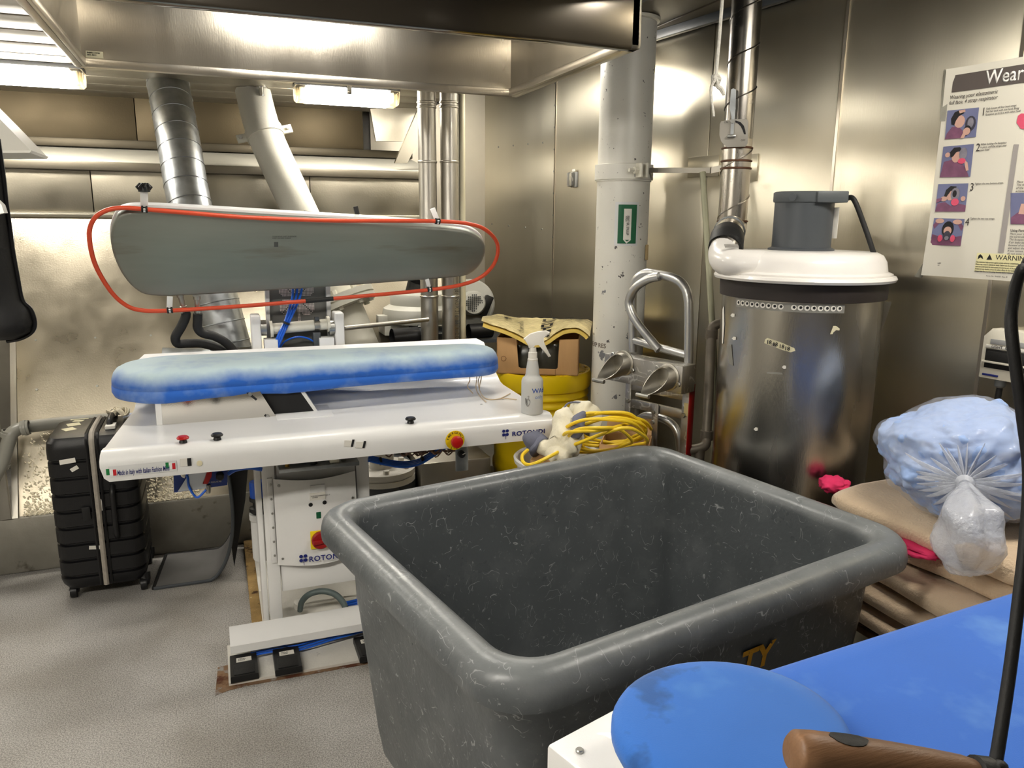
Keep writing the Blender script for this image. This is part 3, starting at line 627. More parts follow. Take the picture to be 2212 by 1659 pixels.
obj('print', text_bm('TO PREVENT CONDENSATE BUILD UP\n     OR FREEZE', .0058, (q.x-.026, q.y-.0036, q.z+.001), EX, EZ, sx=.72), inkb, cv)
q2 = onC(686, 1055); obj('sticker_outline', box(q2.x-.027, q2.x+.027, q2.y-.001, q2.y+.006, q2.z-.013, q2.z+.013), whiteg, cv)
for px, py in ((671, 1090), (701, 1085)):
    q = onC(px, py); obj('blanking_plug', lathe([(.008, -.004), (.008, .003), (.006, .005)], q, 14, ax=(0, -1, 0)), black, cv)
q = onC(688, 1112); sw = obj('rocker_switch', box(q.x-.013, q.x+.013, q.y-.004, q.y+.006, q.z-.017, q.z+.017, .002), black, cv); obj('rocker', box(q.x-.009, q.x+.009, q.y-.007, q.y, q.z-.013, q.z+.013, .002), M('green_rocker', (16, 84, 52), .35, 0, .05), sw)
q = onC(690, 1128); ns = obj('number_sticker', box(q.x-.026, q.x+.026, q.y-.003, q.y+.006, q.z-.006, q.z+.006), paperw, cv); obj('print', text_bm('L 0003/02-24', .009, (q.x-.023, q.y-.0036, q.z-.003), EX, EZ, bold=.02, sx=.85), inkb, cv)
q = onC(692, 1164); yp = obj('isolator_plate', box(q.x-.037, q.x+.037, q.y-.006, q.y+.008, q.z-.037, q.z+.037, .002), M('isolator_yellow', (240, 214, 24), .4, 0, .02), cv)
kn = obj('isolator_knob', lathe([(.034, 0), (.034, .014), (.030, .018), (0, .018)], (q.x, q.y-.006, q.z), 28, ax=(0, -1, 0)), M('isolator_red', (150, 22, 24), .35, 0, .04), yp)
obj('knob_grip', obox((q.x, q.y-.028, q.z), (1, 0, .12), (0, 1, 0), (-.12, 0, 1), .062, .012, .016, .003), M('isolator_red', (150, 22, 24)), yp)
q = onC(655, 1205, 2.848); obj('clover_emblem', clover((q.x, q.y-.004, q.z), .03, EX, EZ, (0, -1, 0)), inkn, cv)
q = onC(667, 1212, 2.844); obj('lettering', text_bm('ROTONDI', .030, (q.x, q.y-.008, q.z), (1, -.03, 0), EZ, bold=.022, sx=.98, sp=1.08), inkn, cv)
for px, py, r, h, mm in ((621, 1020, .008, .03, M('brass', (176, 140, 70), .35, 1., .08)), (678, 1018, .014, .028, black)):
    q = PY(px, py, 2.83); obj('valve_knob', lathe([(r, 0), (r, h), (r*.7, h+.004)], (q.x, q.y, .705), 12), mm, pr)
q = PY(722, 1008, 2.83); obj('valve_body', box(q.x-.018, q.x+.018, 2.81, 2.85, .705, .745, .004), cream, pr)
q = PY(738, 1008, 2.83); obj('valve_bulb', lathe([(.01, 0), (.011, .02), (.006, .034), (0, .036)], (q.x+.008, 2.83, .705), 12), clearp, pr)
obj('box_vent', box(.17, XQ-.03, 2.93, 2.94, .715, .785), inkb, pr)
obj('drain_hose', tube(smooth([PY(x, y, Yv) for x, y, Yv in ((648, 1318, 2.95), (652, 1300, 2.93), (668, 1284, 2.9), (695, 1277, 2.88), (722, 1283, 2.86), (740, 1300, 2.84), (750, 1325, 2.82), (752, 1352, 2.81))], 5), .012, 12), M('green_grey_hose', (84, 96, 94), .5, 0, .1, 40.), pr)
obj('hose_nut', lathe([(.018, 0), (.018, .03)], PY(645, 1312, 2.96), 10, ax=(0, -.3, 1)), paperw, pr)
for k in range(3):
    obj('air_hose', tube(smooth([PY(x, y+k*5, 2.98) for x, y in ((745, 1302), (770, 1296), (800, 1285), (830, 1280))], 4), .005, 6), bluet, pr)
# air filter, regulator plate, hoses and cables under the table
q = PY(556, 1055, 3.12); af = obj('air_filter', lathe([(.030, 0), (.031, .06), (.028, .065)], (q.x, q.y, q.z-.035), 18), M('blue_cup', (28, 84, 190), .4, 0, .05), pr)
obj('filter_head', lathe([(.026, -.07), (.036, -.06), (.036, -.045), (.022, -.04), (.022, -.02), (.034, -.015), (.034, 0)], (q.x, q.y, q.z-.035), 16), black, pr)
obj('filter_bowl', lathe([(.030, -.27), (.034, -.26), (.034, -.1), (.038, -.095), (.038, -.07)], (q.x, q.y, q.z-.035), 18), whiteg, pr)
for dz in (-.13, -.2): obj('bowl_window', box(q.x-.012, q.x-.004, q.y-.036, q.y-.030, q.z-.035+dz-.02, q.z-.035+dz+.02), inkb, pr)
YR = 2.72
rg = obj('regulator_plate', prism([PY(374, 1010, YR), PY(492, 1000, YR), PY(491, 1048, YR), PY(376, 1064, YR)], (0, .02, 0)), M('blue_legend_plate', (34, 62, 140), .35, 0, .05), pr)
obj('clear_cover', prism([PY(384, 1062, YR-.012), PY(412, 1018, YR-.012), PY(446, 1016, YR-.012), PY(446, 1054, YR-.012)], (0, .01, 0)), M('clear_grey_cover', (190, 196, 204), .2, .6, .05), rg)
obj('red_lever', prism([PY(447, 1018, YR-.03), PY(458, 1020, YR-.03), PY(457, 1030, YR-.03), PY(449, 1046, YR-.03), PY(438, 1046, YR-.03), PY(443, 1034, YR-.03)], (0, .02, 0), bev=.002), redp, rg)
q = PY(475, 1030, YR-.02); obj('regulator_knob', lathe([(.013, 0), (.013, .024), (.009, .028), (0, .028)], (q.x, YR, q.z), 16, ax=(0, -1, 0)), black, rg)
q = PY(442, 1045, YR-.003); obj('legend', text_bm('CYCLE  PRESSURE AIR', .007, (q.x, YR-.002, q.z), EX, EZ, sx=.8), inkw, rg)
q = PY(450, 1058, YR); obj('brass_tee', lathe([(.007, 0), (.009, .01), (.009, .03)], (q.x, YR, q.z-.012), 10), steelp, rg)
obj('air_hose', tube(smooth([PY(x, y, YR-.02) for x, y in ((398, 1024), (405, 1030), (408, 1050), (418, 1068), (428, 1074), (445, 1058))], 5), .004, 7), bluet, pr)
obj('hose_elbow', tube(smooth([PY(x, y, YR-.02) for x, y in ((392, 1016), (396, 1026), (400, 1028))], 3), .008, 8), paperw, pr)
obj('air_hose', tube(smooth([PY(x, y, 2.78) for x, y in ((492, 1024), (510, 1014), (540, 1010), (566, 1014))], 5), .008, 8), bluet, pr)
obj('white_cable', tube(smooth([PY(x, y, 3.05) for x, y in ((549, 1008), (551, 1030), (556, 1056), (558, 1055))], 4), .004, 6), paperw, pr)
for k in range(4):
    obj('air_hose', tube(smooth([PY(x, y+k*3.2, 2.9-.01*k) for x, y in ((795, 985), (830, 993), (870, 999), (905, 993), (935, 976), (962, 958))], 5), .0055, 7), bluet, pr)
for px, py in ((822, 996), (912, 994)): obj('cable_tie', lathe([(.016, -.004), (.016, .004)], PY(px, py, 2.885), 10, ax=EX), rubber, pr)
wire = NB(); random.seed(9)
for i in range(16):
    x = 800+random.random()*160; y = 968-(x-800)*.06
    tube(smooth([PY(x+dx, y+dy+random.random()*14, 2.85+random.random()*.1) for dx, dy in ((0, 0), (14, 8), (30, 2), (44, 12), (60, 0))], 4), .003, 5, bm=wire)
obj('wire_bundle', wire, M('brown_wires', (120, 92, 80), .6, 0, .5, 60.), pr, kind='stuff')
q = PY(997, 992, 2.66); sb = obj('selector_bracket', box(PY(984, 992, 2.66).x, PY(1011, 992, 2.66).x, 2.655, 2.665, PY(997, 1017, 2.66).z, .80, .003), galv, pr)
q = PY(996, 980, 2.655); obj('selector_knob', lathe([(.014, 0), (.013, .014), (0, .015)], (q.x, 2.655, q.z), 16, ax=(0, -1, 0)), black, sb); obj('pointer', obox((q.x+.006, 2.639, q.z+.003), V((.9, 0, .4)), (0, 1, 0), V((-.4, 0, .9)), .012, .002, .003), inkw, sb)
obj('cross_beam', box(-.25, 1.1, 2.95, 3.0, .77, .83), whiteg, pr)
# ================================================================ pipes and machinery behind the press
def ringset(par, pts, r, mat_, nm='seam_ring', w_=.004, n=24):
    for c, ax in pts: obj(nm, lathe([(r, -w_), (r+.003, -w_*.4), (r+.003, w_*.4), (r, w_)], c, n, ax=ax, cap0=False, cap1=False), mat_, par)
def along(P, t):
    L_ = [0]
    for a, b_ in zip(P, P[1:]): L_.append(L_[-1]+(b_-a).length)
    d = t*L_[-1]
    for i in range(len(P)-1):
        if d <= L_[i+1]+1e-9: return P[i].lerp(P[i+1], (d-L_[i])/max(1e-9, L_[i+1]-L_[i])), (P[i+1]-P[i]).normalized()
    return P[-1], (P[-1]-P[-2]).normalized()
A = [PY(361, 170, 4.36), PY(385, 300, 4.16), PY(412, 450, 3.98), PY(455, 600, 3.86), PY(500, 765, 3.80)]
P = smooth(A, 5)
sd = thing('spiral_duct', 'slanted galvanised spiral duct running down behind the press head', 'duct', (P[-1].x, P[-1].y, 0))
obj('duct_tube', tube(P, .097, 28), galv, sd)
ringset(sd, [along(P, t) for t in [i/15+.03 for i in range(15)]], .0965, M('seam_edge', (150, 154, 156), .35, 1., .1), w_=.003)
e = P[-1]; obj('duct_elbow', tube(smooth([e+V((0, 0, .05)), e+V((-.02, 0, -.03)), e+V((-.12, 0, -.06)), e+V((-.30, 0, -.05))], 5), .095, 24), galv, sd)
A = [PY(546, 196, 4.42), PY(572, 290, 4.30), PY(640, 440, 4.15), PY(735, 640, 4.0), PY(790, 770, 3.92)]
P = smooth(A, 5)
wp = thing('slanted_pipe', 'cream painted slanted pipe with bolted flange and pipe clamp behind the press', 'pipe', (P[-1].x, P[-1].y, 0))
obj('pipe_tube', tube(P, .088, 28), cream, wp)
c, ax = along(P, .17); cl = obj('pipe_clamp', lathe([(.0885, -.025), (.094, -.025), (.094, .025), (.0885, .025)], c, 28, ax=ax), cream, wp)
sdv = ax.cross(V((0, -1, 0))).normalized()
for s in (-1, 1):
    obj('clamp_lug', obox(c+sdv*(s*.115), sdv, ax, ax.cross(sdv), .05, .045, .012, .003), cream, cl); obj('clamp_bolt', lathe([(.009, -.02), (.009, .02)], c+sdv*(s*.12), 6, ax=ax.cross(sdv)), paperw, cl)
c, ax = along(P, .80); fl = obj('flange', lathe([(.09, -.03), (.17, -.028), (.17, .0), (.16, .002), (.16, .006), (.17, .008), (.17, .034), (.09, .036)], c, 36, ax=ax), cream, wp)
e1 = ax.orthogonal().normalized(); e2 = ax.cross(e1)
for i in range(8):
    a = 2*math.pi*i/8+.3; pb = c+(e1*math.cos(a)+e2*math.sin(a))*.138; obj('flange_bolt', lathe([(.016, -.052), (.016, -.03), (.008, -.054)][:2]+[(.016, .05)], pb, 6, ax=ax), cream, fl)
obj('pipe_foot', lathe([(.085, 0), (.085, P[-1].z)], (P[-1].x, P[-1].y, 0), 20), cream, wp)
obj('spigot', lathe([(.012, -.01), (.012, .03), (.03, .032), (.03, .04)], PY(565, 203, 4.30), 12), chrome, wp)
vs = []
for i, px in enumerate((924, 971)):
    q = PY(px, 400, 3.79); v = thing('steel_riser', ('stainless riser pipe nearer the slanted cream pipe', 'stainless riser pipe standing beside the thin cream conduit')[i], 'pipe', (q.x, q.y, 0), 'twin stainless riser pipes')
    obj('riser_tube', cyl((q.x, q.y, 0), (q.x, q.y, cz-.002), .044, 28), steelp, v)
    for py in (222, 232, 350, 640): 
        z = PY(px, py, 3.79).z; obj('coupling_bead', lathe([(.044, -.006), (.0475, -.003), (.0475, .003), (.044, .006)], (q.x, q.y, z), 28, cap0=False, cap1=False), steelp, v)
    if i: obj('print', text_bm('(8)  INOX 316  88.9 x 2.0  TP  EN', .030, (q.x+.012, q.y-.0445, 1.26), (0, 0, -1), (1, 0, 0), sx=.8), M('pipe_ink', (70, 70, 66), .6, 0, 0), v)
q = PY(998, 400, 3.80); cdt = obj('thin_conduit', cyl((q.x, q.y, 0), (q.x, q.y, cz-.002), .0165, 14), M('yellowed_conduit', (206, 198, 168), .4, 0, .05, 6.), None); tag(cdt, 'thin yellowed conduit beside the twin stainless risers', 'conduit')
# centrifugal blower
lgrey = M('light_grey_casting', (196, 194, 182), .42, 0, .05, 6.)
c = PY(905, 672, 4.08); bl = thing('blower', 'light grey centrifugal blower behind the tapered end of the board', 'blower', (c.x, c.y, 0))
obj('blower_casing', lathe([(.10, .10), (.15, .098), (.155, .09), (.155, .04), (.165, .034), (.19, .02), (.195, .0), (.195, -.04), (.185, -.055), (.10, -.06)], c, 40), lgrey, bl)
obj('blower_foot', box(c.x-.20, c.x+.2, c.y-.05, c.y+.12, c.z-.12, c.z-.06, .004), lgrey, bl)
obj('mount_lug', box(c.x-.235, c.x-.18, c.y-.06, c.y+.0, c.z-.06, c.z-.01, .004), lgrey, bl)
m0 = PY(915, 725, 3.95); mt = obj('motor', cyl(m0+V((-.05, 0, 0)), m0+V((.10, .02, 0)), .085, 24), dgrey, bl)
for i in range(14):
    a = 2*math.pi*i/14; obj('cooling_fin', obox(m0+V((.025, .01, 0))+V((0, math.sin(a), math.cos(a)))*.09, EX, (0, math.sin(a), math.cos(a)), (0, math.cos(a), -math.sin(a)), .14, .016, .004), lgrey, mt)
a = PY(847, 729, 3.85); ob = obj('outlet_pipe', lathe([(.045, 0), (.045, .14), (.036, .14), (.036, .0)], a, 24, ax=V((1, .12, .02)), cap0=False, cap1=False), black, bl)
obj('pipe_throat', lathe([(.0365, .06), (.0365, .061)], a, 20, ax=V((1, .12, .02))), inkb, ob)
obj('outlet_bracket', box(a.x+.06, a.x+.2, a.y-.02, a.y+.08, a.z-.075, a.z-.045), black, bl)
obj('blower_stand', box(c.x-.05, c.x+.05, c.y-.02, c.y+.08, 0, c.z-.1), dgrey, bl)
a = PY(899, 608, 4.15); obj('upper_outlet', lathe([(.045, 0), (.045, .07), (.036, .07), (.036, 0)], a, 22, ax=V((-.2, .3, -1)), cap0=False, cap1=False), black, bl)
c = PY(1018, 655, 4.55); b2 = thing('disc_blower', 'round-faced blower with black terminal box against the steel wall', 'blower', (c.x, c.y, 0))
nb = V((-.15, -1, .12)).normalized(); obj('scroll_disc', lathe([(.0, 0), (.14, 0), (.15, .01), (.15, .06), (.14, .07), (0, .07)], c-nb*.07, 36, ax=nb), lgrey, b2)
mo = obj('motor_cap', lathe([(.075, 0), (.075, .09), (.065, .11), (0, .115)], c+V((.0, 0, 0)), 28, ax=nb), lgrey, b2)
gr = NB()
for i in range(-4, 5):
    for j in range(-4, 5):
        if i*i+j*j < 19: 
            pp = c+nb*.1145+V((1, 0, 0))*(i*.012)+V((0, 0, 1))*(j*.012); lathe([(.0045, 0), (.0045, .004)], pp, 6, gr, nb)
obj('grille_holes', gr, inkb, mo, kind='stuff', flat=True)
obj('terminal_box', obox(c+nb*.05+V((.085, 0, -.02)), V((.8, 0, -.35)).normalized(), nb, V((.35, 0, .8)).normalized(), .05, .07, .13, .006), black, b2)
a = PY(1012, 716, 4.42); obj('outlet_pipe', lathe([(.045, 0), (.045, .15), (.036, .15), (.036, 0)], a, 22, ax=V((1, .1, 0)), cap0=False, cap1=False), black, b2)
obj('blower_stand', box(c.x-.04, c.x+.04, c.y-.02, c.y+.06, 0, c.z-.1), lgrey, b2)
obj('stand_top', box(c.x-.1, c.x+.2, c.y-.16, c.y+.08, a.z-.07, a.z-.05), dgrey, b2)
# things on the floor behind the press
c = PY(825, 1020, 3.45); vf = thing('flanged_valve', 'cream flanged valve low behind the press leg', 'valve', (c.x, c.y, 0))
obj('flange', lathe([(.09, -.035), (.155, -.03), (.155, -.004), (.15, -.003), (.15, .003), (.155, .004), (.155, .028), (.06, .03)], c, 36), whited, vf)
obj('valve_neck', lathe([(.06, .03), (.055, .06), (.05, .075)], c, 24), whited, vf); obj('valve_bonnet', box(c.x-.06, c.x+.05, c.y-.05, c.y+.05, c.z+.06, c.z+.13, .01), whited, vf)
for i in range(6):
    a = i*math.pi/3+.5; obj('flange_bolt', lathe([(.014, .028), (.014, .045)], c+V((.12*math.cos(a), .12*math.sin(a), 0)), 6), whited, vf)
obj('valve_body', lathe([(.08, -c.z), (.08, -.035)], c, 20), dgrey, vf)
p0, p1 = PY(905, 1000, 3.42), PY(1058, 985, 3.42)
tb = thing('steel_trough', 'low folded stainless trough between the valve and the yellow drum', 'trough', ((p0.x+p1.x)/2, 3.5, 0))
obj('trough_box', box(p0.x, p1.x+.0, 3.40, 3.78, 0, p0.z+.0, .01), steeld, tb); obj('trough_back', prism([(p0.x+.0, 3.6, p0.z), (p1.x+.1, 3.6, p0.z), (p1.x+.1, 3.75, p0.z+.22), (p0.x-.1, 3.75, p0.z+.22)], (0, .02, 0)), steeld, tb)
obj('trough_end', box(p0.x-.1, p0.x-.005, 3.45, 3.78, 0, p0.z-.02, .02), dgrey, tb)
# grey drain pipe on the kerb side
A = [PY(-40, 1075, 3.79), PY(2, 1005, 3.79), PY(20, 950, 3.79), PY(30, 932, 3.80), PY(62, 922, 3.84), PY(140, 913, 3.90), PY(240, 905, 3.95)]
gp = thing('drain_pipe', 'grey plastic drain pipe with elbow running behind the suitcase', 'pipe', (A[1].x, A[1].y, 0))
obj('pipe_run', tube(smooth(A, 5), .028, 18), greyv, gp)
for t, q_ in ((.0, (20, 938)), (1, (55, 924)), (2, (3, 1003))):
    p = PY(q_[0], q_[1], 3.80); ax = (V((.3, 0, 1)), V((1, 0, .12)), V((.35, 0, 1)))[int(t)]
    obj('socket_ring', lathe([(.028, -.016), (.032, -.015), (.032, -.006), (.0345, -.004), (.0345, .004), (.032, .006), (.032, .015), (.028, .016)], p, 20, ax=ax, cap0=False, cap1=False), greyv, gp)
obj('pipe_leg', tube([A[0], A[0]+V((-.06, 0, -.2)), V((A[0].x-.07, A[0].y, 0))], .028, 14), greyv, gp)
# ================================================================ suitcase
SX0, SX1, SY0, SY1, SZ0, SZ1 = -.695, -.36, 3.46, 3.81, .045, .725
su = thing('suitcase', 'scuffed black hard-shell suitcase with pale zip band standing under the table end', 'suitcase', ((SX0+SX1)/2, (SY0+SY1)/2, 0))
shell = M('black_hard_shell', (17, 17, 19), .36, 0, .1, 9., bump=.12, bs=420.)
rings = []; zz = [SZ0, SZ0+.008, SZ0+.03, SZ0+.055]; off = [.05, .02, .006, 0]
z = SZ0+.06
while z < SZ1-.09:
    for dz, o in ((0, 0), (.004, .011), (.010, .011), (.016, 0)): zz.append(z+dz); off.append(o)
    z += .072
zz += [SZ1-.06, SZ1-.03, SZ1-.010, SZ1]; off += [0, .003, .016, .05]
for z, o in zip(zz, off):
    rings.append([((SX0+SX1)/2+x, (SY0+SY1)/2+y, z) for x, y in rrect(SX1-SX0-2*o, SY1-SY0-2*o, .055-o*.4, 5)])
obj('shell', loft(rings), shell, su, ang=30)
zx = PY(208, 1050, SY0).x; zm = M('zip_band', (168, 160, 148), .7, 0, .1, 60., bump=.2, bs=300.)
obj('zip_band', tube(smooth([(zx, SY0-.004, SZ0+.02), (zx, SY0-.005, SZ0+.1), (zx, SY0-.005, .4), (zx, SY0-.005, SZ1-.07), (zx, SY0+.012, SZ1-.012), (zx, SY0+.06, SZ1+.003), (zx, SY0+.2, SZ1+.004), (zx, SY1-.06, SZ1+.002)], 6), .011, 8), zm, su)
for dx in (-.02, .02): obj('zip_ridge', tube(smooth([(zx+dx, SY0-.002, SZ0+.02), (zx+dx, SY0-.003, .4), (zx+dx, SY0-.003, SZ1-.07), (zx+dx, SY0+.012, SZ1-.012), (zx+dx, SY0+.06, SZ1+.001), (zx+dx, SY1-.06, SZ1+.001)], 6), .006, 6), shell, su)
hx = PY(247, 1090, SY0).x
obj('side_handle', tube(smooth([(hx, SY0, .50), (hx, SY0-.022, .47), (hx, SY0-.024, .40), (hx, SY0-.022, .30), (hx, SY0, .27)], 5), .011, 10), black, su)
obj('lock', box(zx-.062, zx-.03, SY0-.012, SY0, .36, .42, .004), black, su)
for px, py in ((158, 1290), (314, 1272), (205, 1230), (352, 1205)):
    q = Pz(px, py, 0); q = V((min(max(q.x, SX0+.04), SX1-.02), min(max(q.y, SY0+.02), SY1-.04), 0))
    wh = obj('wheel', lathe([(.014, -.014), (.026, -.012), (.027, 0), (.026, .012), (.014, .014)], (q.x, q.y, .027), 18, ax=EX), black, su); obj('wheel_fork', tube([(q.x, q.y, .027), (q.x+.005, q.y+.01, .045), (q.x+.005, q.y+.02, .07)], .021, 8), black, wh)
def sstick(px, py, w_, h_, rot=0., m_=paperw): 
    q = PY(px, py, SY0); c_, s_ = math.cos(rot), math.sin(rot); obj('luggage_sticker', obox((q.x, SY0-.0035, q.z), (c_, 0, s_), (0, 1, 0), (-s_, 0, c_), w_, .001, h_), m_, su)
sstick(146, 996, .058, .020, .1); sstick(161, 1012, .03, .016, .5); sstick(206, 1182, .046, .016, -.12); sstick(219, 1090, .014, .05, .2)
for (x, y, w_, h_, a) in ((-.61, 3.66, .05, .05, .3), (-.60, 3.72, .04, .03, -.2), (-.615, 3.58, .045, .05, .5), (-.60, 3.752, .07, .014, .1)):
    obj('luggage_sticker', obox((x, y, SZ1+.001), (math.cos(a), math.sin(a), 0), (-math.sin(a), math.cos(a), 0), EZ, w_, h_, .001), paperc, su)
th = obj('top_handle', tube(smooth([(zx+.06, 3.55, SZ1), (zx+.06, 3.57, SZ1+.03), (zx+.06, 3.65, SZ1+.034), (zx+.06, 3.73, SZ1+.03), (zx+.06, 3.75, SZ1)], 5), .012, 10), black, su)
obj('handle_tag', box(zx+.045, zx+.085, 3.52, 3.58, SZ1+.001, SZ1+.016, .003), paperw, su)
rb_ = NB()
for k in range(5):
    tube(smooth([(zx+.06+.02*math.cos(a+k)+.012*k, 3.68+.03*math.sin(a+k*2), SZ1+.03+.012*math.sin(2*a+k)+.008) for a in [i*.9 for i in range(7)]], 4), .008, 6, bm=rb_, sq=(1, .45))
obj('ribbon', rb_, M('grubby_ribbon', (214, 204, 180), .9, 0, .15, 40.), th)
obj('baggage_tag', grid(lambda u, v: (zx+.10+.12*u, 3.66+.06*v, SZ1+.012+.01*math.sin(5*u)), 6, 2, th=.001), M('blue_white_tag', (196, 204, 226), .5, 0, .3, 40.), su)
# ================================================================ curved catch sheet under the table
prof_ = [PY(x, y, 3.47) for x, y in ((332, 1269), (380, 1271), (430, 1267), (462, 1250), (486, 1216), (499, 1172), (503, 1120), (498, 1060), (490, 1012))]
prof_[0].z = prof_[1].z = .006
PP = smooth([V((p.x, 0, max(p.z, .006))) for p in prof_], 5)
def sheet(u, v):
    uu = u*(1-.46*v**1.3); p, _ = along(PP, uu); return (p.x+.035*v, 3.47+.33*v, p.z+.01*v*(1-u))
cm = thing('catch_sheet', 'curved grey plastic catch sheet hanging from the table to the floor beside the suitcase', 'sheet', (PP[0].x+.1, 3.6, 0))
obj('sheet_panel', grid(sheet, 30, 8, th=.005), M('smoky_plastic', (112, 110, 108), .45, 0, .1, 8., bump=.05, bs=300.), cm)
obj('sheet_rim', tube([V(sheet(i/30, 0)) for i in range(31)], .008, 8), dgrey, cm); obj('sheet_rim', tube([V(sheet(i/30, 1)) for i in range(31)], .008, 8), rubber, cm)
obj('sheet_rim', tube([V(sheet(0, i/8)) for i in range(9)], .009, 8), rubber, cm)
obj('back_flap', prism([PY(492, 1015, 3.52), PY(536, 1005, 3.52), PY(530, 1080, 3.52), PY(523, 1120, 3.52), PY(506, 1225, 3.52), PY(500, 1180, 3.52), PY(503, 1110, 3.52)], (0, .02, 0)), rubber, cm)
obj('top_clip', box(PY(500, 1010, 3.5).x-.05, PY(500, 1010, 3.5).x+.08, 3.48, 3.54, prof_[-1].z-.02, .867), rubber, cm)
# ================================================================ black garment bag on a rail at the edge of the picture
YG = 1.8
edge = [(-4, 300), (6, 370), (14, 440), (22, 500), (28, 545), (38, 600), (48, 648), (66, 668), (75, 695), (70, 716), (46, 731), (14, 737), (-30, 737), (-110, 730)]
left = [(-150, 300), (-160, 370), (-160, 440), (-160, 500), (-160, 545), (-160, 600), (-160, 640), (-158, 660), (-156, 680), (-152, 700), (-148, 716), (-146, 725), (-144, 730), (-140, 732)]
rows = []
for (ex_, ey_), (lx, ly) in zip(edge[:10], left[:10]):
    a, b_ = PY(lx, (ly+ey_)/2, YG), PY(ex_, ey_, YG); ring = []
    for k in range(20):
        t = 2*math.pi*k/20; u = .5-.5*math.cos(t); d = .055*math.sin(t)*(abs(math.sin(t))**.2 if math.sin(t) else 0); p = a.lerp(b_, u); ring.append(p+V((0, d*(1+.3*nz(p, 9.)), 0)))
    rows.append(ring)
a, b_ = PY(-120, 734, YG), PY(40, 733, YG); rows.append([a.lerp(b_, .5-.5*math.cos(2*math.pi*k/20))+V((0, .02*math.sin(2*math.pi*k/20), 0)) for k in range(20)])
gm = thing('garment_bag', 'black quilted garment cover hanging from a rail, hem rounded', 'garment', ((a.x+b_.x)/2, YG, a.z))
obj('cover', loft(rows), M('black_cloth', (14, 14, 15), .6, 0, .2, 8., bump=.1, bs=120., wav=.01), gm, ang=80)
obj('piping', tube(smooth([PY(x, y, YG-.004) for x, y in edge[:12]], 4), .0045, 6), M('black_piping', (10, 10, 11), .35, 0, 0), gm)
obj('pale_patch', prism([PY(-12, 428, YG-.062), PY(3, 442, YG-.062), PY(9, 460, YG-.062), PY(-12, 464, YG-.062)], (0, .03, 0)), paperw, gm)
tp = PY(-80, 300, YG); obj('hanger_hook', tube([tp+V((0, 0, -.02)), tp+V((0, 0, .12)), (tp.x, YG, 2.03)], .006, 8), chrome, gm)
rl = thing('clothes_rail', 'steel clothes rail under the ceiling slats', 'rail', (tp.x, YG, 2.03)); obj('rail_bar', cyl((tp.x, .9, 2.04), (tp.x, 1.95, 2.04), .014, 14), steelp, rl)
for yv in (1.0, 1.9): obj('rail_dropper', cyl((tp.x, yv, 2.04), (tp.x, yv, 2.252), .008, 10), steelp, rl)
wd = thing('metal_canopy', 'pale sloping sheet-metal canopy above the black garment', 'canopy', PY(-60, 330, 2.7))
obj('canopy_sheet', prism([PY(-330, 100, 2.7), PY(-120, 138, 2.7), PY(0, 257, 2.7), PY(66, 325, 2.7), PY(-330, 327, 2.7)], (0, .25, 0)), M('pale_canopy_paint', (206, 202, 190), .45, 0, .04, 5.), wd)
obj('canopy_lip', prism([PY(-330, 327, 2.695), PY(68, 325, 2.695), PY(64, 330, 2.695), PY(-330, 332, 2.695)], (0, .26, 0)), paperw, wd)
q = PY(-280, 110, 2.8); obj('canopy_strap', box(q.x-.02, q.x+.02, 2.76, 2.8, q.z-.05, 2.252), steeld, wd)
# ================================================================ painted column with clamp and pipe sign
def onCyl(px, py, c, r):
    d = ray(px, py); a = d.x*d.x+d.y*d.y; b = -2*(d.x*c[0]+d.y*c[1]); cc = c[0]**2+c[1]**2-r*r; D = max(0., b*b-4*a*cc); t = (-b-math.sqrt(D))/(2*a); return CAM+d*t
CC = PF(1343, 500, 3.6); CC = (CC.x, CC.y); CR = .121
cl_ = thing('support_column', 'white painted round column with chipped paint and a pipe clamp', 'column', (CC[0], CC[1], 0))
colm = M('chipped_white_paint', (226, 223, 212), .34, 0, .04, 4., bump=.06, bs=40., spots=[((122, 122, 124), 6., .655, .008), ((84, 80, 78), 30., .665, .015), ((110, 100, 86), 55., .69, .02)])
obj('column_shaft', lathe([(CR, 0), (CR, 2.474)], (CC[0], CC[1], 0), 48), colm, cl_)
zc = PF(1400, 62, 3.55).z; obj('column_sleeve', lathe([(CR, zc-.012), (CR+.012, zc-.008), (CR+.014, zc+.004), (CR+.010, 2.473)], (CC[0], CC[1], 0), 48), cream, cl_)
z0, z1 = PF(1340, 389, 3.5).z, PF(1340, 356, 3.5).z
ck = obj('clamp_band', lathe([(CR, z0-.006), (CR+.006, z0-.005), (CR+.006, z0), (CR+.012, z0+.002), (CR+.012, z1), (CR, z1+.003)], (CC[0], CC[1], 0), 48), colm, cl_)
q = onCyl(1385, 368, CC, CR+.03); nq = (V((q.x, q.y, 0))-V((CC[0], CC[1], 0))).normalized(); tq = V((-nq.y, nq.x, 0))
for s in (-.012, .016): obj('clamp_ear', obox(q+tq*s, nq, tq, UPZ, .06, .010, .062, .003), cream, ck)
obj('clamp_bolt', lathe([(.016, 0), (.016, .02), (.009, .021), (.009, .045)], q+tq*-.016, 6, ax=-tq), cream, ck)
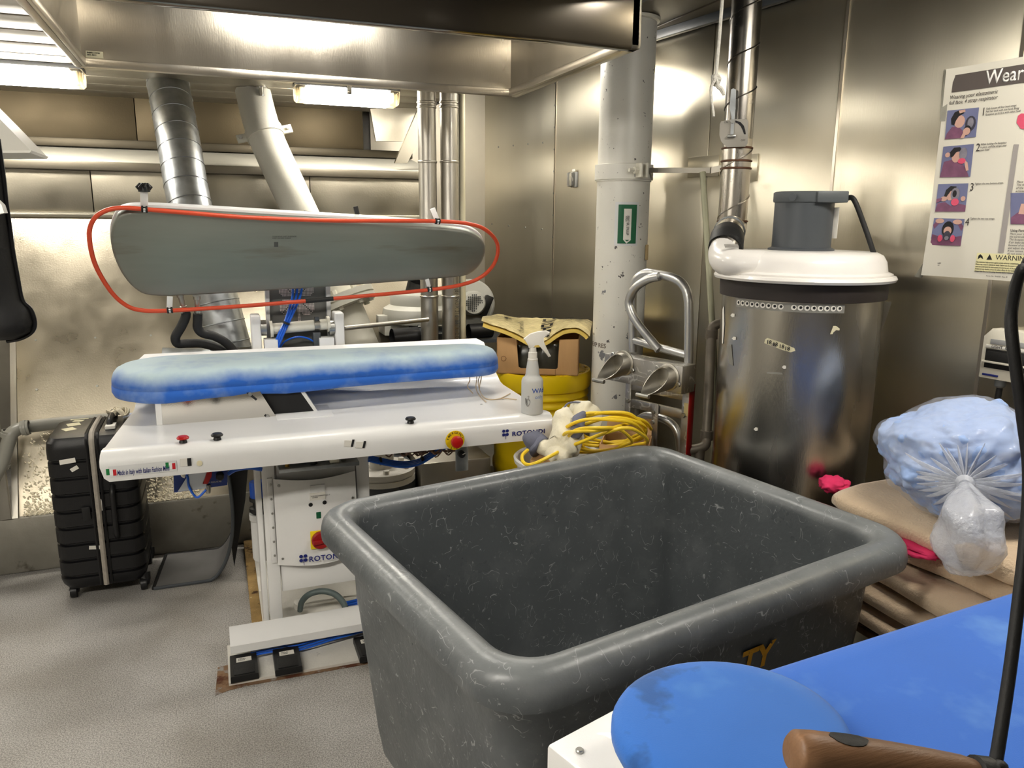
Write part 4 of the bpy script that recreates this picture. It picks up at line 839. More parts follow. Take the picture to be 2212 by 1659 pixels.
def patch(c, r, x0, y0, x1, y1, mat_, par, nm, off=.0015, nu=8):
    a, b_ = onCyl(x0, (y0+y1)/2, c, r), onCyl(x1, (y0+y1)/2, c, r); mid = onCyl((x0+x1)/2, y0, c, r); mid2 = onCyl((x0+x1)/2, y1, c, r)
    t0 = math.atan2(a.y-c[1], a.x-c[0]); t1 = math.atan2(b_.y-c[1], b_.x-c[0])
    if t1-t0 > math.pi: t1 -= 2*math.pi
    if t0-t1 > math.pi: t0 -= 2*math.pi
    rr = r+off
    return obj(nm, grid(lambda u, v: (c[0]+rr*math.cos(t0+(t1-t0)*u), c[1]+rr*math.sin(t0+(t1-t0)*u), mid2.z+(mid.z-mid2.z)*v), nu, 1, th=.0006), mat_, par)
sg = patch(CC, CR, 1328, 436, 1378, 531, whiteg, cl_, 'pipe_sign', .001)
patch(CC, CR, 1335, 442, 1374, 526, M('sign_green', (20, 92, 58), .4, 0, .06, 20.), sg, 'green_field', .0022)
patch(CC, CR, 1347, 451, 1363, 518, paperw, sg, 'arrow_shaft', .0032, 4)
a, b_, c3 = onCyl(1346, 518, CC, CR+.003), onCyl(1363, 518, CC, CR+.003), onCyl(1353, 526, CC, CR+.003); obj('arrow_tip', prism([a, b_, c3], -nq*.0+V((0, -.0006, 0))), paperw, sg)
def wrap_text(s, size, c, r, t0, z, vert, mat_, par, **k):   # lettering bent round a cylinder
    bm = text_bm(s, size, (0, 0, 0), (1, 0, 0), (0, 1, 0), **k)
    for v in bm.verts:
        x, y, d = v.co.x, v.co.y, v.co.z
        if vert: a, zz_ = t0+y/r, z-x
        else: a, zz_ = t0+x/r, z+y
        v.co = V((c[0]+(r+d)*math.cos(a), c[1]+(r+d)*math.sin(a), zz_))
    return obj('lettering', bm, mat_, par)
q = onCyl(1354, 466, CC, CR); wrap_text("FERT SR. S'RUUP", .016, CC, CR+.0045, math.atan2(q.y-CC[1], q.x-CC[0]), q.z, True, inkb, sg, bold=.01, sx=.75)
wrap_text('Inhalt', .011, CC, CR+.0045, math.atan2(q.y-CC[1], q.x-CC[0])-.05, q.z, True, inkb, sg, shear=.3)
q = onCyl(1285, 748, CC, CR); wrap_text('EXP RES', .03, CC, CR+.001, math.atan2(q.y-CC[1], q.x-CC[0])-.25, q.z, False, M('stencil_brown', (110, 96, 82), .7, 0, .3, 80.), cl_, bold=.01)
# ================================================================ wall bracket with leaning pole behind the column
bk = thing('wall_bracket', 'grey steel bracket bar from the column to the steel wall', 'bracket', PW(1530, 372, .05))
pa, pb = V((CC[0], CC[1], 0)), PW(1570, 362, .03); q0 = onCyl(1405, 368, CC, CR+.02); zz_ = q0.z
bar_end = PF(1535, 368, 3.25); d_ = (bar_end-q0); obj('bracket_bar', obox((q0+bar_end)/2, d_.normalized(), V((-d_.y, d_.x, 0)).normalized(), UPZ, d_.length, .01, .022), steeld, bk)
we = PW(1600, 355, .02); d_ = (we-bar_end); obj('bracket_bar', obox((we+bar_end)/2, d_.normalized(), V((-d_.y, d_.x, 0)).normalized(), UPZ, d_.length, .012, .026), steeld, bk)
for x0, x1, y0, y1 in ((1492, 1558, 338, 382), (1608, 1642, 334, 392)):
    s0, s1 = Ws(x0, 360), Ws(x1, 360); zt, zb = PW((x0+x1)/2, y0).z, PW((x0+x1)/2, y1).z; obj('wall_plate', obox(Wp((s0+s1)/2, (zt+zb)/2, .014), ww, wn, UPZ, abs(s1-s0), .006, zt-zb, .001), steelw, bk)
po = tag(obj('leaning_pole', tube([PF(1518, 372, 3.24), PF(1530, 560, 3.22), PF(1542, 760, 3.14), Pz(1544, 1290, 0)], .013, 12), M('pale_green_pole', (168, 166, 138), .4, 0, .08, 6.)), 'pale green pole leaning between the hand truck and the extractor', 'pole')
# ================================================================ hand truck
TL, TR = PF(1335, 800, 3.15), PF(1503, 800, 2.87); th_ = (TR-TL); th_.z = 0; th_ = th_.normalized(); tn = V((th_.y, -th_.x, 0))
if tn.dot(CAM-TL) < 0: tn = -tn
def onT(x, y, d=0.): return Pp(x, y, TL+tn*d, tn)
alu = M('aluminium_tube', (190, 190, 188), .36, 1., .06, 8., bump=.03, bs=120., rvar=.06)
alud = M('worn_aluminium', (176, 174, 170), .38, 1., .12, 12., scratch=((225, 225, 220), 16., .02, .5), rvar=.1)
base_t = (onT(1368, 800)+onT(1490, 800))/2; ht_ = thing('hand_truck', 'aluminium stair-climbing hand truck with loop handle parked against the column', 'hand truck', (base_t.x, base_t.y, 0))
obj('loop_handle', tube(smooth([onT(x, y) for x, y in ((1367, 760), (1366, 680), (1367, 630), (1376, 602), (1396, 590), (1420, 593), (1452, 600), (1474, 614), (1486, 640), (1488, 690), (1487, 800))], 5), .0175, 14), alu, ht_)
obj('handle_brace', tube(smooth([onT(x, y, .02) for x, y in ((1424, 597), (1400, 603), (1374, 620), (1360, 645), (1361, 668), (1378, 700), (1424, 756))], 5), .017, 14), alu, ht_)
obj('cross_tube', tube([onT(1368, 735), onT(1484, 768)], .016, 14), alu, ht_)
a, b_ = onT(1338, 776), onT(1505, 812); e = (b_-a); L_ = e.length; e = V((e.x, e.y, 0)).normalized()
zmid = (a.z+b_.z)/2; obj('beam', obox(V(((a.x+b_.x)/2, (a.y+b_.y)/2, zmid-.012))+tn*.05, e, tn, UPZ, L_, .085, .105, .004), alud, ht_)
for i, (px, py) in enumerate(((1346, 785), (1443, 815))):
    o0 = onT(px, py, .095); dr = (tn*1.0 - e*.25 + V((0, 0, -.25))).normalized(); sdv = e; dn = dr.cross(sdv).normalized()
    if dn.z > 0: dn = -dn
    def cup(u, v, o0=o0, dr=dr, sdv=sdv, dn=dn):
        a = 2*math.pi*v; ln = .018+.105*(.5+.5*math.cos(a))**1.3; r = .045*(1-.30*(u*ln/.123)**2); return o0+dr*(ln*u)+sdv*(r*math.sin(a))+dn*(r*math.cos(a))
    k = obj('stair_hook', grid(cup, 10, 28, th=.003), steeld, ht_); obj('hook_pin', tube([V(cup(1., 0))-sdv*.028, V(cup(1., 0))+sdv*.028], .008, 8), zinc, k)
    obj('hook_flange', lathe([(.05, 0), (.05, .006), (.043, .010)], o0-dr*.004, 24, ax=tn), steeld, k)
    for s in (-.055, .055): obj('hook_bolt', bolt(o0+e*s*.9+V((0, 0, -.02 if s > 0 else .03)), tn, .009, .007), zinc, k)
def rail(x0, y0, x1, w_, d_=.03, m_=alud, nm='rail', off=0., bot=.08):
    p = onT(x0, y0, off); q = V((p.x, p.y, bot)); return obj(nm, obox((p+q)/2, e, tn, UPZ, w_, d_, p.z-bot, .003), m_, ht_)
rail(1364, 790, 0, .030); rr_ = rail(1489, 820, 0, .034); rail(1496, 830, 0, .005, .034, redp, 'red_stripe', .004)
for (xa, ya, xb, yb) in ((1364, 868, 1480, 898), (1364, 830, 1480, 858)):
    a, b_ = onT(xa, ya, .0), onT(xb, yb, .0); obj('cross_bar', obox((a+b_)/2, e, tn, UPZ, (b_-a).length, .02, .034, .003), alud, ht_)
a = onT(1414, 925, .016); obj('centre_strap', obox(a, e, tn, UPZ, .030, .006, .20, .002), alud, ht_)
obj('lower_loop', tube(smooth([onT(x, y, -.02) for x, y in ((1373, 960), (1374, 918), (1386, 902), (1405, 898), (1440, 908), (1462, 930), (1470, 975), (1470, 1060))], 4), .016, 12), alu, ht_)
for px, py in ((1357, 866), (1478, 846), (1477, 897), (1412, 890), (1410, 912)): obj('rail_bolt', bolt(onT(px, py, .018), tn, .009, .007, None, False), zinc, ht_)
p = onT(1483, 885, .017); obj('tape_patch', obox(p, e, tn, UPZ, .022, .002, .05), M('masking_tape', (214, 196, 140), .8, 0, .05), ht_)
for s in (1364, 1489):
    p = onT(s, 800); obj('wheel', lathe([(.03, -.022), (.07, -.02), (.075, 0), (.07, .02), (.03, .022)], V((p.x, p.y, .075))-tn*.05, 24, ax=e), rubber, ht_)
p = base_t; obj('toe_plate', obox(V((p.x, p.y, .012))+tn*.12, e, tn, UPZ, .38, .24, .008, .002), alud, ht_); obj('toe_upright', obox(V((p.x, p.y, .06))+tn*.005, e, tn, UPZ, .38, .008, .10, .002), alud, ht_)
# grey pipes with elbows beyond the truck
gpm = M('dull_iron_pipe', (128, 120, 108), .5, .5, .2, 9., spots=[((90, 70, 50), 8., .6, .1)])
A = [PF(1562, 697, 3.02), PF(1545, 703, 3.02), PF(1537, 722, 3.02), PF(1531, 850, 2.99), PF(1526, 940, 2.96), PF(1524, 960, 2.95), PF(1512, 968, 2.95), PF(1490, 972, 2.96)]
ip = thing('iron_pipe', 'dull iron pipe with elbows dropping beside the extractor drum', 'pipe', (A[4].x, A[4].y, 0))
obj('pipe_run', tube(smooth(A, 4), .019, 14), gpm, ip); obj('pipe_leg', tube([A[-2], V((A[-2].x, A[-2].y, 0))], .019, 12), gpm, ip)
for i in (2, 4): obj('pipe_collar', lathe([(.024, -.018), (.024, .018)], A[i], 16), gpm, ip)
# ================================================================ yellow drum with box and absorbent pack
DC = PF(1167, 800, 3.92); DX, DY = DC.x, DC.y; DZ = .872
dr_ = thing('yellow_drum', 'large ribbed yellow plastic drum behind the spray bottle', 'drum', (DX, DY, 0))
pf = [(.20, 0), (.225, .02), (.232, .06)]
for z in (.10, .34, .58): pf += [(.234, z), (.242, z+.02), (.242, z+.05), (.234, z+.07)]
z = .655
for k in range(3): pf += [(.234, z), (.238, z+.003), (.247, z+.012), (.247, z+.022), (.238, z+.034)]; z += .04
obj('drum_body', lathe(pf+[(.238, .785)], (DX, DY, 0), 56), yelp, dr_)
obj('drum_lid', lathe([(.238, .78), (.252, .785), (.257, .80), (.257, .85), (.252, .868), (.240, DZ), (.232, DZ-.004), (.225, DZ-.018), (.18, DZ-.016), (.17, DZ-.008), (0, DZ-.008)], (DX, DY, 0), 56), yelp, dr_)
for i in range(6):
    a = -1.9+i*.33; obj('lid_notch', obox((DX+.236*math.cos(a), DY+.236*math.sin(a), DZ-.001), (math.cos(a), math.sin(a), 0), (-math.sin(a), math.cos(a), 0), UPZ, .018, .03, .004), M('yellow_shadowed_plastic', (214, 176, 12), .4, 0, .05), dr_)
bl_, br_ = PF(1073, 787, 3.74), PF(1249, 792, 3.70); bl_.z = br_.z = DZ-.002
bx_ = (br_-bl_); BW = bx_.length; bx_ = bx_.normalized(); by_ = V((-bx_.y, bx_.x, 0)); BH = .178; BD = .27
cbx = thing('cardboard_box', 'open brown cardboard box with cut-out front on the yellow drum', 'box', bl_+bx_*BW/2+by_*BD/2)
def bpt(u, v, d=0.): return bl_+bx_*(u*BW)+UPZ*(v*BH)+by_*d
fr = [bpt(u, v) for u, v in ((0, 0), (1, 0), (1, 1), (.765, .97), (.75, .2), (.735, .165), (.30, .165), (.27, .20), (.24, .98), (0, 1))]
obj('front_panel', prism(fr, by_*.004), card, cbx); obj('back_panel', prism([bpt(0, 0, BD), bpt(1, 0, BD), bpt(1, 1, BD), bpt(0, 1, BD)], by_*.004), card, cbx)
for u in (0, .99): obj('side_panel', prism([bpt(u, 0), bpt(u, 1), bpt(u, 1, BD), bpt(u, 0, BD)], bx_*.004), card, cbx)
obj('bottom_panel', prism([bpt(0, 0), bpt(1, 0), bpt(1, 0, BD), bpt(0, 0, BD)], UPZ*.004), card, cbx)
obj('panel_crease', prism([bpt(.72, 0, -.001), bpt(.726, 0, -.001), bpt(.726, .16, -.001), bpt(.72, .16, -.001)], by_*.002), M('card_crease', (140, 104, 66), .8, 0, .1), cbx)
a = bpt(.085, .42, -.001); obj('round_mark', tube([a+bx_*(.012*math.cos(t))+UPZ*(.012*math.sin(t)) for t in [i*math.pi/8 for i in range(16)]], .0012, 5, True), M('card_crease', (140, 104, 66)), cbx)
pou = M('smoke_film_pouch', (78, 76, 66), .22, 0, .35, 10.)
for i, (u, hh) in enumerate(((.36, .13), (.63, .14))):
    c = bpt(u, 0, .12); o = tag(obj('film_pouch', loft([[c+bx_*(x*s)+by_*(y*s)+UPZ*z for x, y in rrect(.13, .15, .04, 4)] for z, s in ((.006, .9), (.02, 1.), (hh*.7, 1.), (hh, .8))]), pou), ('dark film pouch lying in the cardboard box, side of the board', 'dark film pouch lying in the cardboard box, side of the column')[i], 'pouch', 'film pouches in the box')
# absorbent pack draped over the box
fe = [(1040, 697), (1058, 704), (1078, 710), (1100, 718), (1125, 730), (1145, 741), (1162, 744), (1180, 738), (1200, 724), (1220, 714), (1245, 712), (1262, 720), (1274, 732)]
be = [(1044, 690), (1060, 685), (1075, 683), (1095, 686), (1120, 690), (1150, 691), (1175, 691), (1195, 692), (1215, 693), (1235, 693), (1255, 694), (1270, 695), (1280, 700)]
FE = smooth([PF(x, y, 3.66) for x, y in fe], 3); BE = smooth([PF(x, y, 4.02) for x, y in be], 3)
topz = bl_.z+BH+.012
def pad(u, v):
    i = min(int(round(u*(len(FE)-1))), len(FE)-1); a, b_ = FE[i], BE[i]; p = a.lerp(b_, v); m_ = a.lerp(b_, .5); p.z += .012*math.sin(math.pi*v); return p
yb = thing('absorbent_pack', 'crumpled clear-wrapped yellow absorbent pack lying over the cardboard box', 'pack', bl_+bx_*BW/2+by_*.13+UPZ*BH)
obj('yellow_pad', grid(lambda u, v: V(pad(.02+.96*u, .0+v*.97)), 36, 8, th=.016), M('yellow_pad', (240, 206, 104), .7, 0, .08, 20., bump=.1, bs=150.), yb, ang=60)
obj('film_wrap', grid(lambda u, v: V(pad(u, v))+V((0, 0, .010+.004*nz(pad(u, v), 40.))), 36, 10, th=.001), M('printed_film', (226, 208, 150), .18, 0, .12, 30., bump=.3, bs=45., coat=.4), yb, ang=60)
def padtext(s, u, v, size, **k):
    bm = text_bm(s, 1., (0, 0, 0), (1, 0, 0), (0, 1, 0), depth=.0, **k)
    for q in bm.verts:
        vv = min(max(v-q.co.x*size/.38, 0.), 1.); uu = min(max(u+q.co.y*size/.5, 0.), 1.)
        p = V(pad(uu, vv)); q.co = p+V((0, 0, .0175)) if True else p
    return obj('print', bm, inkb, yb, flat=True)
padtext('TUNDADO', .505, .97, .075); padtext('INUNDADO', .32, .6, .035); padtext('MR 505', .23, .8, .04); padtext('USO', .69, .95, .06); padtext('MR 505', .82, .7, .035)
for du in (-.012, .07):
    obj('print_rule', grid(lambda u, v, du=du: V(pad(.50+du+.004*u, .12+.85*v))+V((0, 0, .017)), 1, 8), inkb, yb)
# ================================================================ spray bottle
SB = Pz(1149, 893, .875); SBc = (SB.x, SB.y)
spb = thing('spray_bottle', 'translucent white trigger spray bottle with handwriting on the table corner', 'bottle', SB)
plas = M('frosted_plastic', (226, 226, 222), .35, 0, .02, 6., trans=.25, ior=1.3)
bw = .0415
obj('bottle_body', lathe([(.036, 0), (bw, .006), (bw, .126), (bw-.001, .132), (.037, .140), (.029, .147), (.026, .155), (.0255, .165), (.021, .196), (.019, .208)], SB, 36), plas, spb)
obj('water', lathe([(.034, .004), (.0385, .009), (.0385, .05)], SB, 30), M('water_tint', (214, 214, 206), .2, 0, .02), spb)
obj('collar', lathe([(.0175, .205), (.0195, .207), (.0195, .213), (.0175, .215), (.0165, .238), (.014, .24), (.0125, .256)], SB, 24), paperw, spb)
hd_ = [(1131, 733), (1145, 722), (1162, 717), (1180, 715), (1186, 719), (1181, 727), (1173, 729), (1174, 742), (1190, 770), (1185, 772), (1164, 743), (1154, 745), (1154, 752), (1142, 752), (1141, 743)]
cdir = V((fw.x, fw.y, 0)).normalized(); obj('trigger_head', prism([Pp(x, y, SB-cdir*.011, cdir) for x, y in hd_], cdir*.022, bev=.003), paperw, spb)
obj('nozzle', cyl(Pp(1174, 721, SB, cdir), Pp(1187, 720, SB, cdir), .007, 12), paperw, spb)
aR = math.atan2(-SB.y, -SB.x)
wrap_text('WAtEr', .026, SBc, bw+.0004, aR-.02, SB.z+.088, False, M('blue_marker', (44, 84, 170), .6, 0, .2, 40.), spb, bold=.008)
wrap_text('only', .02, SBc, bw+.0004, aR+.25, SB.z+.066, False, M('blue_marker_pale', (120, 148, 200), .6, 0, .2, 40.), spb)
dd = NB()
for loop in ([(-.62, .068), (-.56, .058), (-.52, .046), (-.58, .044), (-.63, .056), (-.62, .068)], [(-.48, .066), (-.44, .052), (-.38, .040), (-.46, .038), (-.52, .044), (-.48, .066)], [(-.3, .058), (-.22, .062), (-.18, .054), (-.28, .042), (-.40, .036)], [(-.42, .074), (-.34, .078), (-.28, .074), (-.34, .068), (-.28, .064), (-.38, .062)]):
    tube(smooth([(SBc[0]+(bw+.0006)*math.cos(aR+a), SBc[1]+(bw+.0006)*math.sin(aR+a), SB.z+z) for a, z in loop], 4), .0006, 4, bm=dd)
obj('marker_doodle', dd, inkb, spb)
# ================================================================ pail with gloves, cord and boxes
PC = V((1.16, 2.50, 0)); PZ = .745
pail = thing('white_pail', 'white plastic pail with rolled rim between the press table and the grey cart', 'pail', PC)
obj('pail_body', lathe([(.13, .0), (.135, .01), (.165, PZ-.03), (.177, PZ-.02), (.179, PZ-.005), (.172, PZ), (.164, PZ-.006), (.161, PZ-.03), (.13, .03), (0, .03)], PC, 48), M('pail_plastic', (222, 220, 214), .32, 0, .03, 5.), pail)
c = PF(1150, 990, 2.72); ex1 = V((.8, -.5, -.12)).normalized(); ey1 = V((.5, .8, .05)).normalized(); ez1 = ex1.cross(ey1)
sbx = tag(obj('small_carton', obox(V((1.10, 2.46, PZ-.03)), ex1, ey1, ez1, .14, .16, .10, .002), card), 'small printed brown carton tucked in the white pail', 'carton'); obj('print', obox(V((1.10, 2.46, PZ-.03))-ey1*.081, ex1, ey1, ez1, .07, .001, .03), M('card_print', (96, 70, 44), .8, 0, .2, 60.), sbx)
# larger open carton behind the pail
kc = V((1.43, 2.50, .018)); kx = V((.82, -.57, 0)).normalized(); ky = V((.57, .82, 0)).normalized()
kb_ = thing('open_carton', 'open brown carton with raised flaps beside the hand truck', 'carton', kc)
KH = .76
for s in (-1, 1):
    obj('carton_side', obox(kc+kx*(s*.09)+UPZ*KH/2, kx, ky, UPZ, .004, .18, KH), card, kb_); obj('carton_end', obox(kc+ky*(s*.09)+UPZ*KH/2, kx, ky, UPZ, .18, .004, KH), card, kb_)
obj('carton_flap', prism([kc+kx*-.09-ky*.09+UPZ*KH, kc+kx*.09-ky*.09+UPZ*KH, kc+kx*.085-ky*.16+UPZ*(KH-.05), kc-kx*.085-ky*.16+UPZ*(KH-.04)], UPZ*.004), card, kb_)
obj('carton_flap', prism([kc+kx*-.09+ky*.09+UPZ*KH, kc+kx*.09+ky*.09+UPZ*KH, kc+kx*.085+ky*.14+UPZ*(KH+.05), kc-kx*.085+ky*.14+UPZ*(KH+.06)], UPZ*.004), card, kb_)
obj('carton_inside', obox(kc+UPZ*.60, kx, ky, UPZ, .17, .17, .006), dgrey, kb_)
# gloves
gl = M('cream_canvas', (234, 226, 200), .9, 0, .06, 12., bump=.25, bs=30., sheen=.1); gc = M('grey_cuff_cloth', (112, 114, 130), .9, 0, .08, 20., bump=.1, bs=120.)
def blob(pts, rad, n=16, amp=.016, fr_=22.):
    bm = tube(smooth(pts, 6), [1.]*(6*(len(pts)-1)+1), n); k = 6*(len(pts)-1)+1; bm.verts.ensure_lookup_table()
    P = smooth(pts, 6); bm2 = bmesh.new()
    R = []
    for i in range(k):
        t = i/6; j = min(int(t), len(rad)-2); R.append(rad[j]+(rad[j+1]-rad[j])*(t-j))
    bm.free(); bm = tube(P, R, n)
    for v in bm.verts: v.co += V((nz(v.co, fr_), nz(v.co+V((5, 0, 0)), fr_), nz(v.co+V((0, 7, 0)), fr_)))*amp
    return bm
def G(*pp): return [PF(x, y, t) for x, y, t in pp]
g1 = thing('work_glove', 'cream canvas work glove with grey cuff, its cuff over the press table edge', 'glove', V((1.12, 2.42, PZ)), 'work gloves on the pail')
obj('glove_body', blob(G((1165, 962, 2.74), (1195, 968, 2.72), (1222, 960, 2.70), (1222, 930, 2.72), (1218, 905, 2.74), (1228, 890, 2.77)), [.025, .045, .060, .058, .046, .03], 20), gl, g1, ang=180)
obj('thumb', blob(G((1195, 975, 2.70), (1210, 985, 2.66), (1230, 985, 2.64)), [.03, .035, .022], 14, .006), gl, g1, ang=180)
obj('cuff', blob(G((1168, 966, 2.74), (1156, 955, 2.75), (1140, 945, 2.74), (1132, 938, 2.74)), [.046, .042, .024, .006], 14, .006), gc, g1, ang=180)
g2 = thing('work_glove', 'cream canvas work glove with stitched hem, lying above the other glove', 'glove', V((1.24, 2.5, PZ+.08)), 'work gloves on the pail')
obj('glove_body', blob(G((1232, 888, 2.80), (1250, 895, 2.80), (1268, 905, 2.80), (1286, 925, 2.80)), [.03, .058, .058, .036], 18), gl, g2, ang=180)
obj('cuff', blob(G((1240, 945, 2.66), (1246, 928, 2.66), (1252, 910, 2.68), (1262, 892, 2.70)), [.018, .026, .024, .01], 14, .006), gc, g2, ang=180)
obj('stitched_hem', tube(smooth(G((1215, 892, 2.74), (1226, 872, 2.76), (1255, 870, 2.78), (1280, 885, 2.78), (1297, 915, 2.78)), 5), .0035, 6), gc, g2)
# yellow extension cord: one cable in loose coils
ypts = []; rg_ = random.Random(5)
loops = [((1310, 935), (95, 42), 2.84), ((1318, 950), (78, 42), 2.80), ((1300, 945), (88, 34), 2.76), ((1325, 930), (70, 40), 2.82), ((1290, 960), (74, 34), 2.72), ((1310, 955), (86, 30), 2.70)]
for j, ((cx_, cy_), (ax_, ay_), t_) in enumerate(loops):
    for k in range(10):
        a = 2*math.pi*k/10 + j*.35
        depth = t_ - .16*math.sin(a)
        ypts.append(PF(cx_+ax_*math.cos(a)+rg_.uniform(-6, 6), cy_-ay_*math.sin(a)*.8-ay_*.25+rg_.uniform(-5, 5), depth+.0))
ypts += [PF(1230, 965, 2.66), PF(1190, 985, 2.60), PF(1150, 1003, 2.58), PF(1132, 1000, 2.62), PF(1128, 985, 2.66), PF(1140, 972, 2.7)]
YS_ = smooth(ypts, 6)
tag(obj('extension_cord', tube(YS_, .0062, 8), M('yellow_cord', (240, 204, 40), .45, 0, .05, 10.)), 'yellow extension cord in loose coils on top of the pail and carton', 'cord')
# ================================================================ dust extractor: steel drum, white lid, motor
TC = PF(1733, 600, 2.6); TC = (TC.x, TC.y); RT = .258
ex_ = thing('dust_extractor', 'tall steel drum extractor with white domed lid and grey motor on top', 'extractor', (TC[0], TC[1], 0))
T3 = V((TC[0], TC[1], 0))
drumm = M('tank_steel', (186, 182, 174), .25, 1., .12, 3., bump=.04, bs=200., stretch=(1, 1, .2), rvar=.07, spots=[((198, 196, 190), 90., .73, .02)], scratch=((205, 203, 198), 7., .006, .6))
obj('steel_drum', lathe([(RT-.01, 0), (RT, .01), (RT, 1.37)], T3, 64), drumm, ex_)
obj('rubber_band', lathe([(RT, 1.358), (RT+.008, 1.36), (RT+.010, 1.415), (RT, 1.418)], T3, 64), M('brown_black_rubber', (38, 31, 28), .6, 0, .1, 10.), ex_)
lid = M('white_moulding', (234, 230, 224), .3, 0, .03, 6., bump=.03, bs=50., coat=.2, spots=[((190, 186, 176), 40., .74, .03)])
ld = obj('lid', lathe([(RT, 1.413), (RT+.028, 1.416), (RT+.032, 1.424), (RT+.028, 1.432), (RT+.018, 1.434), (RT+.018, 1.440), (RT+.002, 1.446), (RT-.004, 1.478), (RT-.016, 1.498), (RT-.036, 1.508), (.1, 1.510), (0, 1.510)], T3, 64), lid, ex_)
DP = PF(1597, 250, 2.77); DXY = V((DP.x, DP.y, 0))
S0 = PF(1569, 533, 2.66); mouth = S0
sn = obj('inlet_snout', tube(smooth([S0, PF(1562, 548, 2.63), PF(1568, 562, 2.57), PF(1600, 570, 2.50), T3+V((-.12, -.10, 1.468)), T3+V((-.03, -.08, 1.466))], 5), [.050]*6+[.049]*6+[.046]*6+[.040]*8, 26), lid, ld)
q = PF(1580, 534, 2.5); obj('maker_sticker', obox(q+V((0, 0, .004)), r0, V((fw.x, fw.y, .6)).normalized(), r0.cross(V((fw.x, fw.y, .6)).normalized()), .045, .018, .001), M('grey_sticker', (150, 146, 140), .5, 0, .2, 60.), ld)
MC = onCyl(1741, 545, TC, .12); MC = T3+V((.0, .02, 0)); MR = .094
mtop = 1.70; mtr = obj('motor', lathe([(MR+.012, 1.505), (MR+.012, 1.515), (MR, 1.52), (MR, mtop-.03)], MC, 40), dgrey, ex_)
obj('motor_cap', lathe([(MR+.004, mtop-.034), (MR+.006, mtop-.03), (MR+.006, mtop-.004), (MR, mtop), (0, mtop)], MC, 40), M('motor_grey', (84, 88, 90), .45, 0, .05), mtr)
cdn = V((fw.x, fw.y, 0)).normalized(); rr0 = V((r0.x, r0.y, 0)).normalized()
obj('terminal_box', obox(MC-cdn*.05+rr0*.05+UPZ*(mtop-.018), rr0, cdn, UPZ, .10, .12, .036, .004), M('motor_grey', (84, 88, 90)), mtr)
obj('motor_eye', lathe([(.012, 0), (.012, .008)], MC-cdn*.085-rr0*.07+UPZ*(mtop-.02), 14, ax=-cdn-rr0*.5), dgrey, mtr)
gp0 = MC+rr0*.10-cdn*.03+UPZ*(mtop-.02); obj('cable_gland', lathe([(.011, 0), (.013, .006), (.013, .016), (.011, .022), (.009, .03)], gp0, 14, ax=rr0), greyp, mtr)
gp1 = gp0+rr0*.028; cb_ = [gp1, PF(1845, 432, 2.5), PF(1868, 490, 2.5), PF(1885, 540, 2.5), PF(1900, 585, 2.52), PF(1903, 640, 2.56), PF(1893, 720, 2.62), PF(1880, 800, 2.68)]
obj('motor_cable', tube(smooth(cb_, 5), .0085, 10), rubber, ex_)
obj('rating_plate', obox(MC+rr0*.089-cdn*.036+UPZ*1.60, V((.3, -1, 0)).normalized(), rr0, UPZ, .03, .001, .10), paperw, mtr)
# labels and torn stickers on the drum
def tpatch(x0, y0, x1, y1, m_, nm, off=.0012): return patch(TC, RT, x0, y0, x1, y1, m_, ex_, nm, off)
strip_m = M('label_strip', (140, 138, 130), .5, .2, .1, 30.)
a0, a1 = onCyl(1592, 634, TC, RT), onCyl(1826, 646, TC, RT); t0, t1 = math.atan2(a0.y-TC[1], a0.x-TC[0]), math.atan2(a1.y-TC[1], a1.x-TC[0])
if t1 < t0-math.pi: t1 += 2*math.pi
zs = 1.343
obj('label_strip', grid(lambda u, v: (TC[0]+(RT+.001)*math.cos(t0+(t1-t0)*u), TC[1]+(RT+.001)*math.sin(t0+(t1-t0)*u), zs-.014+.026*v), 24, 1, th=.0005), strip_m, ex_)
for i in range(18):
    t = t0+(t1-t0)*(i+.7)/18.6
    if i == 9: continue
    cc_ = V((TC[0]+(RT+.002)*math.cos(t), TC[1]+(RT+.002)*math.sin(t), zs)); nn_ = V((math.cos(t), math.sin(t), 0)); te = V((-math.sin(t), math.cos(t), 0))
    o = obj('strip_symbol', lathe([(.0085, 0), (.0085, .0006)], cc_, 12, ax=nn_), paperw, ex_); obj('symbol_ink', lathe([(.005, .0006), (.005, .0011)], cc_+te*.001+UPZ*.001, 5, ax=nn_), inkb, o)
def tpoly(pts, m_, nm): 
    P = [onCyl(x, y, TC, RT+.0012) for x, y in pts]; return obj(nm, prism(P, (P[0]-V((TC[0], TC[1], P[0].z))).normalized()*.0008), m_, ex_)
tk = tpoly([(1653, 733), (1658, 730), (1685, 739), (1716, 752), (1718, 758), (1708, 761), (1690, 756), (1651, 741)], paperc, 'torn_sticker')
for i, x in enumerate((1661, 1674, 1688, 1700)):
    q = onCyl(x, 739+i*4.5, TC, RT+.0025); t = math.atan2(q.y-TC[1], q.x-TC[0]); te = V((-math.sin(t), math.cos(t), 0)); obj('sticker_ink', text_bm('18', .017, q-te*.008-UPZ*.006, te, UPZ, bold=.02), inkb, tk)
tpoly([(1793, 722), (1800, 704), (1806, 704), (1814, 710), (1813, 714), (1806, 713), (1800, 718), (1798, 722)], paperc, 'torn_sticker')
for x, y in ((1582, 681), (1585, 731), (1693, 793), (1632, 927)):
    tpoly([(x-4, y), (x, y-4), (x+5, y-3), (x+5, y+3), (x, y+4)], paperw, 'sticker_scrap')
tpoly([(1561, 668), (1564, 660), (1565, 700), (1562, 742), (1560, 742)], paperw, 'torn_sticker')
tpoly([(1656, 803), (1690, 805), (1691, 809), (1656, 807)], strip_m, 'tape_residue'); tpoly([(1570, 748), (1580, 744), (1584, 790), (1576, 786)], strip_m, 'tape_residue')
